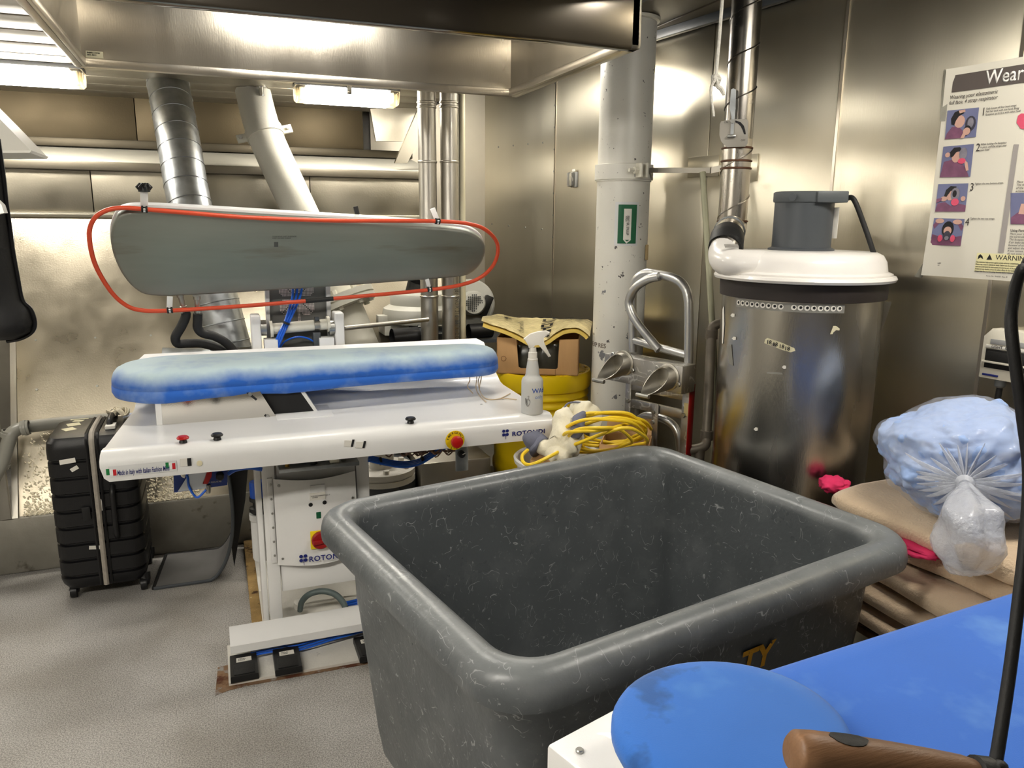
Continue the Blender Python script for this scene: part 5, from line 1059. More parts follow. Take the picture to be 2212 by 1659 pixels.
# ================================================================ spiral duct with damper
du = thing('exhaust_duct', 'stained spiral steel duct dropping from the ceiling into the extractor lid', 'duct', (DXY.x, DXY.y, mouth.z))
DR = .052
stain = M('stained_duct_steel', (176, 170, 160), .3, 1., .2, 10., stretch=(1, 1, .15), spots=[((84, 52, 30), 9., .60, .12)], rvar=.08)
zj = PF(1590, 318, 2.75).z; zk = PF(1583, 480, 2.75).z
obj('upper_duct', cyl(DXY+UPZ*(zj+.03), DXY+UPZ*2.474, DR, 32), M('dark_duct_steel', (120, 116, 110), .24, 1., .1, 6., rvar=.05), du)
obj('lower_duct', cyl(DXY+UPZ*zk, DXY+UPZ*(zj+.03), DR, 32), stain, du)
def helix(zb, zt, turns, r, ph=0.): return [DXY+V((r*math.cos(ph+2*math.pi*turns*i/60), r*math.sin(ph+2*math.pi*turns*i/60), zb+(zt-zb)*i/60)) for i in range(61)]
obj('spiral_seam', tube(helix(zj+.1, 2.46, 3.4, DR+.0005, 1.), .0028, 5), M('seam_dark', (84, 80, 74), .4, 1., .1), du); obj('spiral_seam', tube(helix(zk, zj, 1.6, DR+.0005, 2.), .0028, 5), stain, du)
for yv in (318, 346, 362, 478): 
    z = PF(1588, yv, 2.75).z; obj('rusty_band', lathe([(DR, -.004), (DR+.004, -.002), (DR+.004, .002), (DR, .004)], DXY+UPZ*z, 32, cap0=False, cap1=False), M('rust_brown', (88, 56, 34), .6, .3, .3, 30.), du)
low = DXY+UPZ*zk; el = smooth([low+UPZ*.005, low-UPZ*.02, low.lerp(S0, .55)+V((-.004, 0, .004)), S0+V((.002, .004, .012)), S0], 5)
obj('duct_elbow', tube(el, [DR+.001]*len(el), 28), stain, du)
obj('rubber_sleeve', tube([along(el, .74+.26*k/6)[0] for k in range(7)]+[PF(1566, 539, 2.648)], DR+.006, 28), rubber, du)
c, ax = along(el, .45); obj('grey_sleeve', lathe([(DR, -.012), (DR+.004, -.01), (DR+.004, .01), (DR, .012)], c, 28, ax=ax), greyp, du)
# damper plate with lever
dd_ = V((DXY.x, DXY.y, 0)).normalized(); ds = V((dd_.y, -dd_.x, 0)); c = Pp(1587, 288, DXY-dd_*(DR+.012), dd_)
def onD(x, y, o=0.): return Pp(x, y, c-dd_*o, dd_)
pl = [(1558, 262), (1580, 258), (1612, 257), (1616, 262), (1615, 310), (1610, 317), (1570, 318), (1558, 306), (1554, 292), (1555, 268)]
dp = obj('damper_plate', prism([onD(x, y) for x, y in pl], -dd_*.003), steelp, du)
arc = [(1589, 260), (1600, 264), (1607, 272), (1610, 282), (1611, 290), (1607, 290), (1604, 281), (1600, 273), (1594, 267), (1588, 264)]
obj('quadrant_slot', prism([onD(x, y, .003) for x, y in arc], -dd_*.0008), inkb, dp)
obj('damper_lever', prism([onD(x, y, .008) for x, y in ((1577, 297), (1580, 252), (1576, 234), (1579, 194), (1584, 191), (1590, 194), (1589, 234), (1587, 254), (1584, 297))], -dd_*.004), galv, dp)
obj('wing_nut', obox(onD(1580, 294, .014), ds, dd_, UPZ, .03, .01, .010, .003), zinc, dp); obj('pivot_nut', lathe([(.008, 0), (.008, .008)], onD(1582, 262, .010), 6, ax=-dd_), zinc, dp)
for s_, x, y in (('ON', 1564, 266), ('OFF', 1600, 305)):
    obj('lettering', text_bm(s_, .009, onD(x, y, .0035), ds, UPZ), inkb, dp)
# ================================================================ hanging rope
rp = thing('pull_rope', 'white cotton rope with knotted frayed end hanging before the spiral duct', 'rope', PF(1546, 245, 2.45))
ropem = M('cotton_rope', (226, 222, 210), .9, 0, .08, 60., bump=.4, bs=180.)
tpz = PF(1566, -80, 2.45); tpz.z = 2.474
obj('rope', tube([PF(1546, 168, 2.45), PF(1553, 90, 2.45), PF(1560, 0, 2.45), tpz], .0058, 8), ropem, rp)
kt = NB(); k0 = PF(1547, 168, 2.45)
for i in range(3): tube([k0+V((.012*math.cos(a), .010*math.sin(a)*math.cos(i), .012*math.sin(a)*(.5+.3*i)-.004*i)) for a in [j*math.pi/6 for j in range(12)]], .006, 7, True, kt)
obj('knot', kt, ropem, rp)
obj('rope_tail', tube(smooth([PF(x, y, 2.44) for x, y in ((1545, 172), (1536, 190), (1537, 215), (1541, 240), (1542, 252))], 4), [.0045]*9+[.0035]*8, 7), ropem, rp); obj('rope_tail', tube(smooth([PF(x, y, 2.44) for x, y in ((1549, 172), (1551, 186), (1558, 192), (1564, 205))], 4), [.0045]*4+[.007]*7+[.005]*2, 7), ropem, rp)
# angle iron leaning by the extractor
aa, ab = PF(1917, 652, 2.62), PF(1868, 800, 2.72); lb_ = thing('angle_iron', 'short steel angle iron on the wall side of the extractor', 'bracket', ab)
ax = (ab-aa).normalized(); s1 = ax.cross(V((0, -1, 0))).normalized(); obj('angle_leg', obox((aa+ab)/2, ax, s1, ax.cross(s1), (ab-aa).length, .035, .004), steeld, lb_); obj('angle_leg', obox((aa+ab)/2+s1*.016+ax.cross(s1)*.014, ax, ax.cross(s1), s1, (ab-aa).length, .03, .004), steeld, lb_)
obj('angle_foot', tube([ab, PF(1850, 900, 2.78), V((PF(1850, 900, 2.78).x, PF(1850, 900, 2.78).y, 0))], .012, 8), steeld, lb_)
# ================================================================ safety poster on the steel wall
TLp = PW(2047, 150, .012); ps = TLp.dot(ww); pzt = TLp.z; pzb = PW(1992, 594, .012).z; PWID = .56
pos = thing('safety_poster', 'white printed safety poster about wearing a respirator taped to the steel wall', 'poster', Wp(ps-PWID/2, pzb, .012))
pm = M('poster_paper', (222, 217, 202), .42, 0, .02, 5.)
def pcurl(u, v):   # u 0..1 away from the near corner, v 0..1 upward
    d = .013+.010*max(0, 1-u/.12)*max(0, 1-v/.25)+.006*max(0, 1-u/.1)*max(0, (v-.8)/.2); return Wp(ps-PWID*u, pzb+(pzt-pzb)*v, d)
obj('poster_sheet', grid(pcurl, 24, 24, th=.0008), pm, pos)
def q3(x, y, o=.0155): return PW(x, y, o)
def pq(pts, m_, nm, par=pos, o=.0155): return obj(nm, prism([q3(x, y, o) for x, y in pts], -wn*.0004), m_, par, flat=True)
WX = -ww
def ptxt(s, x, y, size, m_=None, o=.0158, **k): return obj('lettering', text_bm(s, size, q3(x, y, o), WX, UPZ, depth=.0002, **k), m_ or M('poster_ink', (58, 52, 50), .7, 0, 0), pos, flat=True)
tbar = M('poster_bar', (92, 84, 80), .5, 0, .03)
zb0, zb1 = q3(2060, 163).z, q3(2056, 200).z; sb0 = q3(2058, 180).dot(ww); obj('title_bar', obox(Wp((sb0+ps-PWID+.02)/2, (zb0+zb1)/2, .0156), ww, wn, UPZ, sb0-(ps-PWID+.02), .0008, zb0-zb1), tbar, pos)
ptxt('Wear It Right', 2127, 183, .058, inkw, .0166, bold=.012, sx=.82)
ptxt('Wearing your elastomeric\nfull face, 4 strap respirator', 2051, 215, .0165, shear=.2, sx=.86)
FS = [((2047, 239), (2115, 232), (2041, 301), (2108, 296), 'a'), ((2038, 317), (2104, 311), (2030, 383), (2096, 382), 'b'), ((2027, 398), (2092, 396), (2020, 457), (2085, 457), 'c'), ((2018, 471), (2084, 473), (2009, 529), (2075, 531), 'd')]
sky_ = M('photo_blue', (112, 116, 150), .5, 0, .12, 6.); skin = M('photo_skin', (206, 164, 148), .5, 0, .06, 20.); hair = M('photo_hair', (26, 24, 28), .5, 0, .1, 20.); shirt = M('photo_shirt', (122, 78, 104), .5, 0, .2, 30.); mask_ = M('photo_mask', (60, 58, 70), .5, 0, .2, 30.); pink_ = M('photo_filter', (216, 84, 112), .5, 0, .08, 20.); vis = M('photo_visor', (128, 124, 134), .5, 0, .2, 40.)
def ell(cu, cv, ru, rv, n=14): return [(cu+ru*math.cos(2*math.pi*i/n), cv+rv*math.sin(2*math.pi*i/n)) for i in range(n)]
SHAPES = {'a': [(shirt, [(0, 0), (.62, 0), (.55, .25), (.4, .42), (.2, .42), (.05, .2)]), (skin, ell(.42, .58, .17, .22)), (hair, [(.17, .5), (.14, .7), (.24, .92), (.42, .98), (.55, .86), (.38, .76), (.30, .62), (.26, .46)]), (skin, [(.36, .96), (.56, .98), (.58, .90), (.40, .86)]), (mask_, ell(.78, .48, .17, .26)), (vis, ell(.78, .5, .10, .18)), (hair, ell(.7, .26, .12, .16)), (skin, ell(.68, .22, .12, .13)), (skin, [(.5, 0), (.62, 0), (.68, .15), (.58, .2)])],
          'b': [(shirt, [(0, 0), (.95, 0), (.85, .22), (.62, .48), (.35, .56), (.08, .5)]), (skin, ell(.46, .64, .14, .18)), (hair, [(.28, .62), (.24, .8), (.36, .94), (.56, .94), (.62, .84), (.44, .78), (.36, .66)]), (skin, ell(.17, .72, .08, .08)), (vis, ell(.68, .72, .13, .2)), (pink_, ell(.66, .50, .13, .09)), (skin, [(.78, .5), (.86, .44), (.92, .2), (.84, .18), (.76, .42)])],
          'c': [(shirt, [(0, 0), (1, 0), (1, .22), (.7, .3), (.5, .2), (.3, .34), (.05, .3)]), (skin, ell(.44, .6, .15, .2)), (hair, [(.24, .56), (.28, .78), (.42, .92), (.62, .9), (.6, .8), (.44, .74), (.36, .6), (.3, .5)]), (vis, ell(.60, .62, .15, .24)), (hair, ell(.58, .64, .07, .13)), (pink_, ell(.62, .34, .13, .13)), (skin, ell(.24, .46, .11, .09)), (skin, ell(.88, .46, .08, .09)), (shirt, [(0, .3), (.16, .4), (.18, .5), (0, .46)])],
          'd': [(shirt, [(0, 0), (1, 0), (.98, .38), (.78, .32), (.5, .2), (.22, .34), (.02, .4)]), (shirt, [(0, .74), (.1, .9), (.2, .82), (.06, .6)]), (shirt, [(1, .72), (.86, .9), (.78, .82), (.95, .55)]), (skin, ell(.2, .90, .14, .09)), (skin, ell(.78, .88, .15, .09)), (hair, ell(.5, .6, .19, .30)), (skin, ell(.5, .54, .13, .16)), (mask_, ell(.5, .36, .12, .18)), (pink_, ell(.29, .26, .08, .13)), (pink_, ell(.70, .26, .08, .13)), (vis, ell(.5, .27, .07, .08))]}
for TL_, TR2, BL_, BR_, key in FS:
    def uv(u, v): 
        a = (TL_[0]+(TR2[0]-TL_[0])*u, TL_[1]+(TR2[1]-TL_[1])*u); b = (BL_[0]+(BR_[0]-BL_[0])*u, BL_[1]+(BR_[1]-BL_[1])*u); return (b[0]+(a[0]-b[0])*v, b[1]+(a[1]-b[1])*v)
    f = pq([uv(0, 0), uv(1, 0), uv(1, 1), uv(0, 1)], sky_, 'photo')
    for i, (m_, pl_) in enumerate(SHAPES[key]): pq([uv(min(max(u, 0), 1), min(max(v, 0), 1)) for u, v in pl_], m_, 'photo_detail', f, .0160+.0003*i)
for n_, x, y, tx in (('1', 2119, 250, 'Fully loosen all four head straps.\nPull hair back with one hand. Bring\nfacepiece up to face with other hand.'), ('2', 2107, 327, 'While holding the facepiece\nin place, pull the straps over\nyour head.'), ('3', 2094, 412, 'Tighten the two bottom straps.'), ('4', 2084, 487, 'Tighten the two top straps.')):
    ptxt(n_, x, y, .034, sx=.8); ptxt(tx, x+11, y-13, .0085, shear=.2, sx=.82)
bar2 = M('poster_grey_rule', (158, 152, 148), .5, 0, .02); pq([(2190, 312), (2201, 312), (2168, 546), (2156, 545)], bar2, 'grey_rule')
f = pq([(2183, 417), (2250, 415), (2245, 485), (2183-.0, 484)], sky_, 'photo'); pq([(2184, 484), (2184, 470), (2200, 458), (2215, 462), (2240, 484)], shirt, 'photo_detail', f, .0162); pq([(2200, 462), (2206, 440), (2220, 440), (2222, 464)], skin, 'photo_detail', f, .0165)
pq([(2196, 265), (2199, 250), (2206, 245), (2225, 246), (2225, 280), (2205, 278)], pink_, 'respirator_picture'); ptxt('Place the\nThe facepiece\nof the respirator\nachieve a', 2196, 395, .009, shear=.2); ptxt('Using Particulate', 2182, 500, .0105, bold=.01, sx=.9); ptxt('Place your thumbs\nthe particulate filters\nThe facepiece should\nIf air leaks between\nfaceseal of the respirator\nand adjust the straps\nIf you cannot achieve\ndo not enter the cont', 2181, 507, .0085, shear=.2)
wbx = pq([(2111, 546), (2212, 551), (2208, 590), (2105, 585)], M('warning_yellow', (230, 222, 172), .5, 0, .02), 'warning_box')
ptxt('WARNING:', 2150, 561, .021, inkb, .0162); pq([(2131, 561), (2138, 549), (2143, 561)], inkb, 'warning_triangle', pos, .0162); pq([(2112, 560), (2114, 552), (2118, 549), (2122, 553), (2124, 560), (2118, 556)], inkb, 'warning_figure', pos, .0162)
ptxt('\n'.join(['This respirator helps protect against certain airborne contaminants.', 'Misuse may result in sickness or death. Before use the wearer must', 'read and understand the instructions provided as part of the package.', 'If there are any doubts contact the safety officer on duty today.', 'Always leave the area if breathing becomes hard or dizziness occurs.']), 2108, 567, .0072, inkb, .0162, sx=.66)
ptxt('3M', 2003, 556, .014, M('logo_red', (204, 60, 60), .6, 0, 0), bold=.02); ptxt('Occupational Health\nand Safety Division\nSt. Paul', 1999, 568, .0065, shear=.1)
ptxt('Form No. 70-0707  Rev. B', 2130, 597, .006)
for x0, y0, x1, y1 in ((1975, 598, 1993, 570), (2040, 150, 2030, 262)):
    obj('clear_tape', prism([q3(x0, y0, .014), q3(x0+16, y0+2, .014), q3(x1+12, y1, .014), q3(x1, y1, .014)], -wn*.0006), M('yellowed_tape', (206, 202, 186), .2, 0, .1, 30., trans=.5), pos)
# ================================================================ isolator switch on the wall and its cable
s0 = PW(2141, 800).dot(ww); zt, zb = PW(2170, 707).z, PW(2150, 812).z
iso = thing('isolator_switch', 'white wall isolator switch box with black rocker above the laundry bag', 'switch', Wp(s0-.07, zb, .01))
ivory = M('ivory_plastic', (226, 220, 202), .4, 0, .03, 5.)
zmid = zt-.025; obj('switch_body', prism([Wp(s0, zb, .012), Wp(s0-.15, zb, .012), Wp(s0-.15, zt, .012), Wp(s0-.022, zt, .012), Wp(s0, zmid, .012)], -wn*.055, bev=.004), ivory, iso)
def isq(a0_, a1_, b0, b1, m_, nm, o=.068, th=.004): return obj(nm, obox(Wp(s0-(a0_+a1_)/2, zb+(b0+b1)/2*(zt-zb), o), ww, wn, UPZ, abs(a1_-a0_), th, abs(b1-b0)*(zt-zb), .001), m_, iso)
isq(.014, .15, .22, .60, black, 'switch_window'); isq(.01, .14, .33, .37, ivory, 'switch_bar', .075, .012); isq(.022, .145, .38, .56, rubber, 'rocker', .074, .012); isq(.012, .06, .06, .10, inkn, 'maker_plate', .0685); isq(.012, .14, .62, .68, paperw, 'label_strip', .0685); isq(.024, .14, .70, .80, M('label_grey', (160, 160, 158), .5, 0, .03), 'grey_label', .0685)
obj('lettering', text_bm('LIGHT  001', .012, Wp(s0-.03, zb+.63*(zt-zb), .071), WX, UPZ), inkb, iso)
obj('cable_gland', lathe([(.016, 0), (.016, -.02), (.011, -.026)], Wp(s0-.055, zb, .04), 14), greyp, iso); obj('cable', tube(smooth([Wp(s0-.055, zb-.02, .04), Wp(s0-.052, zb-.12, .04), Wp(s0-.045, zb-.3, .03), Wp(s0-.04, .3, .02), Wp(s0-.04, .02, .02)], 4), .009, 10), rubber, iso)
# small clear wall device
q = PW(1240, 388, .02); wd_ = thing('wall_thermostat', 'small clear-covered thermostat box on the steel wall beside the column', 'thermostat', q)
obj('base_box', obox(q+V((0, 0, 0)), ww, wn, UPZ, .055, .02, .085, .005), M('thermostat_grey', (150, 150, 146), .4, 0, .1, 30.), wd_); obj('clear_cover', obox(q-wn*.02, ww, wn, UPZ, .05, .03, .078, .008), clearp, wd_); obj('dial', lathe([(.018, 0), (.018, .008)], q-wn*.012, 18, ax=-wn), chrome, wd_); obj('name_tab', obox(q-wn*.012+UPZ*.05-ww*.012, ww, wn, UPZ, .03, .002, .012), paperw, wd_)
# rail clip on the far wall sheet (small cream clip by the column)
q = onCyl(1397, 545, CC, CR+.01); tag(obj('clothes_peg', obox(q, rr0, cdn, UPZ, .014, .01, .07, .003), M('peg_wood', (150, 130, 92), .8, 0, .15, 30.)), 'wooden peg clipped against the white column', 'peg')
# ================================================================ grey laundry cart
TA = math.radians(11.4); tx, ty = V((math.cos(TA), math.sin(TA), 0)), V((-math.sin(TA), math.cos(TA), 0))
TCEN = V((.908, 1.680, 0)); TLn, TWd, TH = 1.168, .931, .84
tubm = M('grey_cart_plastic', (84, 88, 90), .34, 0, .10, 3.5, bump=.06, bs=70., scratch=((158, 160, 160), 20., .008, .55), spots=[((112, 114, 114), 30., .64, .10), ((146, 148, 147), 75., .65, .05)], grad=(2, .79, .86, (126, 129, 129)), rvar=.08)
ct = thing('laundry_cart', 'big grey plastic laundry cart with rolled scratched rim, empty', 'cart', TCEN)
def tring(off, z, rr): return [TCEN+tx*x+ty*y+UPZ*z for x, y in rrect(TLn+2*off, TWd+2*off, rr, 8)]
R = [tring(-.135, .165, .07), tring(-.115, .15, .09), tring(-.100, .165, .10), tring(-.085, .25, .105), tring(-.052, .60, .105), tring(-.040, .76, .10)]
for k in range(9):
    a = math.pi*(1-k/8); R.append(tring(.0+.040*math.cos(a), .80+.040*math.sin(a), .10+.02*math.cos(a)))
R += [tring(.042, .785, .12), tring(.040, .768, .12), tring(.032, .764, .115), tring(.026, .772, .11), tring(-.020, .772, .105), tring(-.024, .755, .10), tring(-.032, .6, .10), tring(-.066, .22, .10), tring(-.078, .145, .09), tring(-.12, .13, .08)]
R = [R[0]] + R[1:]
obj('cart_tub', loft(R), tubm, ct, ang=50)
fm = M('cart_frame_steel', (120, 122, 122), .4, .8, .1, 8.)
obj('cart_frame', obox(TCEN+UPZ*.118, tx, ty, UPZ, TLn-.28, TWd-.28, .03, .004), fm, ct)
for sx_ in (-1, 1):
    for sy_ in (-1, 1):
        c = TCEN+tx*(sx_*(TLn/2-.22))+ty*(sy_*(TWd/2-.20)); wq = obj('caster_wheel', lathe([(.02, -.017), (.048, -.015), (.05, 0), (.048, .015), (.02, .017)], c+UPZ*.05, 20, ax=tx), rubber, ct); obj('caster_fork', obox(c+UPZ*.08, tx, ty, UPZ, .046, .03, .05, .003), fm, wq)
# stencilled letters on the near side
wn0 = -ty; a0, a1 = TCEN-ty*(TWd/2+(-.035))+UPZ*.6, TCEN-ty*(TWd/2-.088)+UPZ*.22; upv = (a0-a1).normalized(); nn = tx.cross(upv).normalized()
if nn.dot(-ty) < 0: nn = -nn
q = Pp(1594, 1462, a0, nn); obj('stencil_lettering', text_bm('TY', .095, q+nn*.002, tx, upv, bold=.03, sx=.9), M('stencil_yellow', (206, 150, 30), .7, 0, .2, 40., spots=[((70, 66, 58), 40., .6, .06)]), ct)
# ================================================================ stand with folded blankets, pink cloth and laundry bag
sz = .50; BX0, BX1, BY0, BY1 = 1.665, 2.20, 1.02, 1.70
sn_ = thing('chequer_stand', 'low rusty chequer-plate stand carrying the folded blankets', 'stand', ((BX0+BX1)/2, (BY0+BY1)/2, 0))
chq = M('rusty_chequer_plate', (120, 92, 62), .55, .6, .3, 14., spots=[((176, 110, 60), 12., .62, .1)], bump=.2, bs=60.)
obj('stand_top', box(BX0-.05, BX1+.02, BY0-.05, BY1, sz-.02, sz, .003), chq, sn_)
tr2 = NB()
for i in range(44):
    for j in range(6):
        x, y = BX0-.04+j*.02, BY0-.03+i*.0165; s = 1 if (i+j) % 2 else -1; obox((x, y, sz), V((.7, .7*s, 0)), V((-.7*s, .7, 0)), UPZ, .016, .004, .004, bm=tr2)
obj('chequer_treads', tr2, chq, sn_, kind='stuff')
for x in (BX0, BX1-.04):
    for y in (BY0, BY1-.06): obj('leg', box(x, x+.04, y, y+.04, 0, sz-.02, .003), steeld, sn_)
flee = M('beige_fleece', (222, 197, 165), .95, 0, .06, 10., bump=.35, bs=130., sheen=.3)
def blanket(x0, x1, y0, y1, z0, z1, seed, lab, droop=0., rot=0.):
    bm = NB(); n = 26; m = 20
    cx_, cy_ = (x0+x1)/2, (y0+y1)/2
    def f(u, v):    # u round the folded edge (closed profile in x-z), v along y
        a = 2*math.pi*u; ca, sa = math.cos(a), math.sin(a); r = .5
        px = math.copysign(abs(ca)**.35, ca); pzv = math.copysign(abs(sa)**.55, sa)
        ey = 1-.06*max(0, abs(v-.5)*2-.8)/.2
        x = cx_+(x1-x0)/2*px*ey; y = y0+(y1-y0)*v; z = (z0+z1)/2+(z1-z0)/2*pzv*(1-.35*max(0, abs(v-.5)*2-.85)/.15)
        k = nz((x*3+seed, y*3, z*3)); x += .012*nz((seed, y*5, z*9))*(1 if px < 0 else .5); z += .007*k + .006*nz((x*8, y*8, seed))*(1 if sa > 0 else .4)
        if x < cx_: z -= droop*((cx_-x)/(x1-x0)*2)**2*(.5+.5*nz((seed*1.3, y*4, 0)))
        dx, dy = x-cx_, y-cy_; return (cx_+dx*math.cos(rot)-dy*math.sin(rot), cy_+dx*math.sin(rot)+dy*math.cos(rot), z)
    rings = [[f(i/40, j/m) for i in range(40)] for j in range(m+1)]
    o = obj('folded_blanket', loft(rings), flee, None, ang=180); return tag(o, lab, 'blanket', 'folded beige blankets')
blanket(BX0-.055, BX1, BY0, BY1-.12, sz+.001, sz+.058, 1, 'folded beige fleece blanket lowest in the stack, lying on the stand')
blanket(BX0-.04, BX1, BY0, BY1-.08, sz+.057, sz+.118, 2, 'folded beige fleece blanket second from the bottom of the stack', rot=.03)
blanket(BX0-.02, BX1-.02, BY0+.01, BY1-.05, sz+.116, sz+.186, 3, 'folded beige fleece blanket in the middle of the stack under the pink cloth', rot=-.02)
blanket(BX0+.05, BX1, BY0+.02, BY1-.0, sz+.186, sz+.262, 4, 'folded beige fleece blanket just above the pink cloth', .01, rot=.10)
blanket(BX0+.02, BX1-.0, BY0+.10, BY1+.02, sz+.258, sz+.335, 5, 'folded beige fleece blanket topmost, under the laundry bag', .012, rot=.08)
pinkm = M('pink_cloth', (216, 44, 96), .8, 0, .12, 20., bump=.1, bs=200.)
def cloth(c, sx_, sy_, sz_, lab, seed):
    bm = NB(); bmesh.ops.create_icosphere(bm, subdivisions=4, radius=1.)
    for v in bm.verts:
        p = v.co.copy(); d = 1+.30*nz(p*2+V((seed, 0, 0)))+.15*nz(p*6+V((0, seed, 0))); v.co = V(c)+V((p.x*sx_*d, p.y*sy_*d, p.z*sz_*d))
    return tag(obj('pink_cloth', bm, pinkm, None, ang=180), lab, 'cloth', 'pink cloths among the blankets')
cloth((BX0+.03, 1.40, sz+.258), .05, .07, .014, 'crumpled pink cloth peeping out between two folded blankets', 2.)
cloth((BX0+.10, 1.78, .80), .045, .045, .025, 'crumpled pink cloth behind the blankets at the foot of the extractor', 5.)
# laundry bag
BC = PF(2085, 1000, 2.08); BR = V((.225, .21, .158)); kd = (V((-.72, -.62, -.05))).normalized()
bgz = sz+.335; BC.z = bgz+.146
lbg = thing('laundry_bag', 'knotted clear plastic bag full of pale blue linen on the beige blankets', 'laundry bag', (BC.x, BC.y, bgz))
k1 = kd.orthogonal().normalized(); k2 = kd.cross(k1)
def ballo(scale, crumple, pleat, seed):
    bm = NB(); bmesh.ops.create_icosphere(bm, subdivisions=6, radius=1.)
    for v in bm.verts:
        d = v.co.normalized(); ct_ = d.dot(kd); th = math.acos(max(-1, min(1, ct_))); ph = math.atan2(d.dot(k2), d.dot(k1))
        r = 1+.16*nz(d*1.7+V((3., 0, 0)))+crumple*(.5*abs(nz(d*3.4+V((0, seed, 0))))+.22*abs(nz(d*7.+V((0, 0, seed))))-.12)
        r += pleat*math.sin(ph*15+2*math.sin(ph*3))*math.exp(-((th-.45)/.5)**2) - .10*math.exp(-(th/.28)**2)
        p = V((d.x*BR.x, d.y*BR.y, d.z*BR.z))*r*scale
        if p.z < -BR.z*.86*scale: p.z = -BR.z*.86*scale-(.08*(p.z+BR.z*.86*scale))*-1
        v.co = BC+p
    return bm
obj('blue_linen', ballo(.95, .30, .015, 3.), M('pale_blue_linen', (150, 176, 222), .75, 0, .08, 9., bump=.25, bs=14., sheen=.15), lbg, ang=180)
film = M('clear_film', (240, 243, 250), .14, 0, .02, 6., alpha=.22, bump=.4, bs=26., coat=.3)
film2 = M('bunched_film', (226, 230, 240), .2, 0, .06, 20., alpha=.55, bump=.5, bs=30., coat=.4)
obj('film_skin', ballo(1.0, .10, .035, 8.), film, lbg, ang=180)
kn0 = BC+V((kd.x*BR.x, kd.y*BR.y, kd.z*BR.z))*.93
for i in range(26):    # bunched pleats running into the knot
    a = 2*math.pi*i/26+.25*nz((i*3.7, 1, 0)); ln_ = .11+.07*nz((i*5.1, 0, 2)); pts = []
    for j in range(6):
        th = .08+ln_*j; d = kd*math.cos(th)+(k1*math.cos(a)+k2*math.sin(a))*math.sin(th); pts.append(BC+V((d.x*BR.x, d.y*BR.y, d.z*BR.z))*(1.0+.16*nz(d*1.7+V((3., 0, 0)))-.07*math.exp(-(th/.3)**2)+.010))
    obj('film_pleat', tube([kn0]+pts, [.003, .004, .006, .007, .006, .004, .001], 6, sq=(1, .5)), film2, lbg)
obj('knot', lathe([(.012, -.012), (.022, 0), (.014, .014)], kn0, 12, ax=kd), film2, lbg)
dn = (kd*.62+V((.12, -.06, -.62))).normalized(); s1 = dn.orthogonal().normalized(); s2 = dn.cross(s1); rows = []
for j in range(15):
    t = j/14; c = kn0+dn*(.20*t)+V((.0, 0, -.03*t*t)); r = (.014+.078*math.sin(min(1, t*1.7)*math.pi/2)**1.2)*(1 if t < .7 else math.sqrt(max(.02, 1-((t-.7)/.31)**2)))
    rows.append([c+(s1*math.cos(a)*1.15+s2*math.sin(a)*.75)*r*(1+.30*nz((math.cos(a)*1.6, math.sin(a)*1.6, t*3)) + .10*math.sin(7*a+3*t)*t + .10*abs(nz((math.cos(a)*4, math.sin(a)*4, t*7)))) for a in [2*math.pi*k/32 for k in range(32)]])
zmin = bgz+.002
obj('bag_tail', loft(rows, cap=True), film2, lbg, ang=180)
# ================================================================ hand ironing table in the foreground
BA_ = math.radians(4.0); ix, iy = V((math.cos(BA_), math.sin(BA_), 0)), V((-math.sin(BA_), math.cos(BA_), 0))
E0, E1 = Pz(1640, 1441, .90), Pz(2212, 1262, .90); ix = (E1-E0); ix.z = 0; ix = ix.normalized(); iy = V((-ix.y, ix.x, 0))
it = thing('ironing_table', 'blue padded vacuum ironing table with round sleeve pad and white body', 'ironing table', (1.0, .6, 0))
bluen = M('bright_blue_cover', (44, 106, 202), .8, 0, .05, 4., bump=.10, bs=420., sheen=.2, spots=[((104, 156, 224), 3.2, .52, .22)])
c0 = E0-ix*.12; LB, WB = 1.05, .58
def brd(off, z): return [c0+ix*(LB/2+x)+iy*(-WB/2+y)+UPZ*(z-.9) for x, y in rrect(LB-2*off, WB-2*off, .09, 6)]
obj('padded_top', loft([brd(.03, .842), brd(.002, .846), brd(0, .86), brd(0, .878), brd(.006, .893), brd(.02, .90), brd(.05, .902)]), bluen, it, ang=60)
F0, F1 = Pz(1180, 1608, .86), Pz(1345, 1520, .86); fx = (F1-F0); fx.z = 0; fx = fx.normalized(); fy = V((-fx.y, fx.x, 0))
bodym = obox(F0+fx*.125-fy*.20+UPZ*(-.10), fx, fy, UPZ, .25, .40, .20, .006)
obj('white_body', bodym, whitep, it); q = Pz(1252, 1623, .861); obj('screw', bolt(q, UPZ, .006, .004, None, False), zinc, it)
obj('under_frame', obox(c0+ix*LB/2-iy*WB/2+UPZ*(-.10), ix, iy, UPZ, LB-.2, WB-.16, .08, .004), whitep, it)
for sx_ in (.16, LB-.12):
    for sy_ in (-.1, -WB+.1): 
        b0 = c0+ix*sx_+iy*sy_; obj('leg', box(b0.x-.02, b0.x+.02, b0.y-.02, b0.y+.02, 0, .80, .003), whitep, it)
PCn = Pz(1578, 1556, .95)
def padr(r, z): return [V((PCn.x, PCn.y, 0))+ix*(r*1.06*math.cos(a))+iy*(r*.98*math.sin(a))+UPZ*z for a in [2*math.pi*k/48 for k in range(48)]]
obj('sleeve_pad', loft([padr(.135, .912), padr(.148, .916), padr(.152, .925), padr(.152, .938), padr(.148, .946), padr(.138, .951), padr(.11, .953)]), M('sleeve_blue_cover', (50, 114, 202), .82, 0, .05, 5., bump=.10, bs=420., sheen=.2, spots=[((40, 92, 160), 5., .58, .06), ((92, 152, 218), 3., .52, .2)]), it, ang=60)
obj('sleeve_base', lathe([(.09, .858), (.10, .87), (.14, .905), (.143, .914)], (PCn.x, PCn.y, 0), 40), whiteg, it)
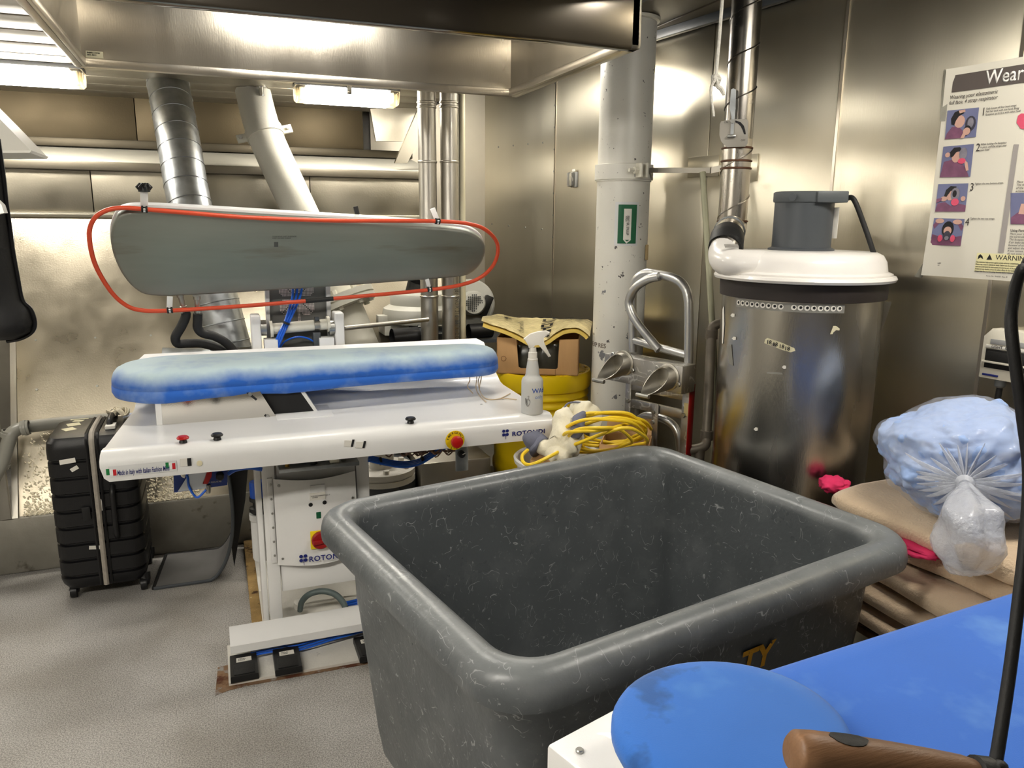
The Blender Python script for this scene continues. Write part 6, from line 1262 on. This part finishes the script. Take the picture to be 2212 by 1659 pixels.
rodp = V((1.32, .62, 0)); obj('cord_rod', tube([rodp+UPZ*.85, rodp+UPZ*1.98, rodp+V((-.1, .02, 2.02)), rodp+V((-.2, .06, 1.99))], .007, 8), chrome, it)
# hand iron with wooden handle and its hose
i0, i1 = PF(1712, 1624, .70), PF(2122, 1672, .74); iax = (i1-i0); IL = iax.length; iax = iax.normalized()
irn = thing('hand_iron', 'hand iron with worn wooden handle on the ironing table', 'iron', V(((i0.x+i1.x)/2, (i0.y+i1.y)/2, .955)))
wood = M('worn_wood_handle', (132, 98, 70), .45, 0, .2, 10., stretch=(.3, 6, 6), bump=.08, bs=60., spots=[((92, 56, 36), 6., .62, .2), ((188, 140, 98), 5., .66, .15)])
obj('handle', lathe([(.0, 0), (.016, .0), (.0195, .004), (.0205, .02), (.0205, IL*.30), (.0192, IL*.5), (.0175, IL*.7), (.0152, IL*.88), (.012, IL*.97), (.008, IL)], i0, 32, ax=iax, sy=1.0), wood, irn, ang=60)
uh = (UPZ-iax*iax.z).normalized(); sdh = iax.cross(uh); c = i0+iax*(IL*.25)
obj('thumb_inlay', grid(lambda u, v: c+iax*((u-.5)*.040)+ (uh*math.cos((v-.5)*.9*math.sqrt(max(.02, 1-(2*u-1)**2)))+(-sdh)*math.sin((v-.5)*.9*math.sqrt(max(.02, 1-(2*u-1)**2))))*.0212, 8, 6, th=.0008), rubber, irn)
dwn = -UPZ
obj('front_post', obox(i0+iax*.022-UPZ*.045, iax, sdh, UPZ, .03, .022, .07, .004), black, irn); obj('rear_post', obox(i0+iax*(IL-.02)-UPZ*.05, iax, sdh, UPZ, .03, .022, .07, .004), black, irn); obj('handle_collar', lathe([(.013, IL*.95), (.0165, IL*.96), (.0165, IL*1.04), (.010, IL*1.06)], i0, 16, ax=iax), rubber, irn)
bcz = i0.z-.075; bx2 = V((iax.x, iax.y, 0)).normalized(); by2 = V((-bx2.y, bx2.x, 0)); bc = V((i0.x, i0.y, 0))+bx2*(IL*.5)
def shoe(s, z): return [bc+bx2*x*s+by2*y*s+UPZ*z for x, y in ((-.14, 0), (-.11, .028), (-.06, .045), (0, .052), (.08, .052), (.09, .04), (.09, -.04), (.08, -.052), (0, -.052), (-.06, -.045), (-.11, -.028))]
obj('iron_body', loft([shoe(.96, .975), shoe(.96, bcz-.005), shoe(.86, bcz+.008)]), M('iron_casing', (176, 176, 172), .3, .9, .05), irn); obj('sole', loft([shoe(1., .962), shoe(1., .976)]), chrome, irn)
obj('iron_rest', obox(bc+UPZ*.932, bx2, by2, UPZ, .26, .12, .058, .004), rubber, it)
hose = [i1, i1+iax*.02+UPZ*.01, PF(2140, 1700, .78), PF(2152, 1640, .80), PF(2168, 1540, .82), PF(2184, 1430, .84), PF(2200, 1300, .86), PF(2216, 1150, .88), PF(2222, 1020, .88), PF(2210, 910, .87), PF(2194, 790, .86), PF(2184, 700, .86), PF(2190, 640, .87), PF(2206, 585, .88), PF(2250, 500, .90), rodp+V((-.2, .06, 1.985))]
obj('steam_hose', tube(smooth(hose, 5), .0065, 10), rubber, irn)
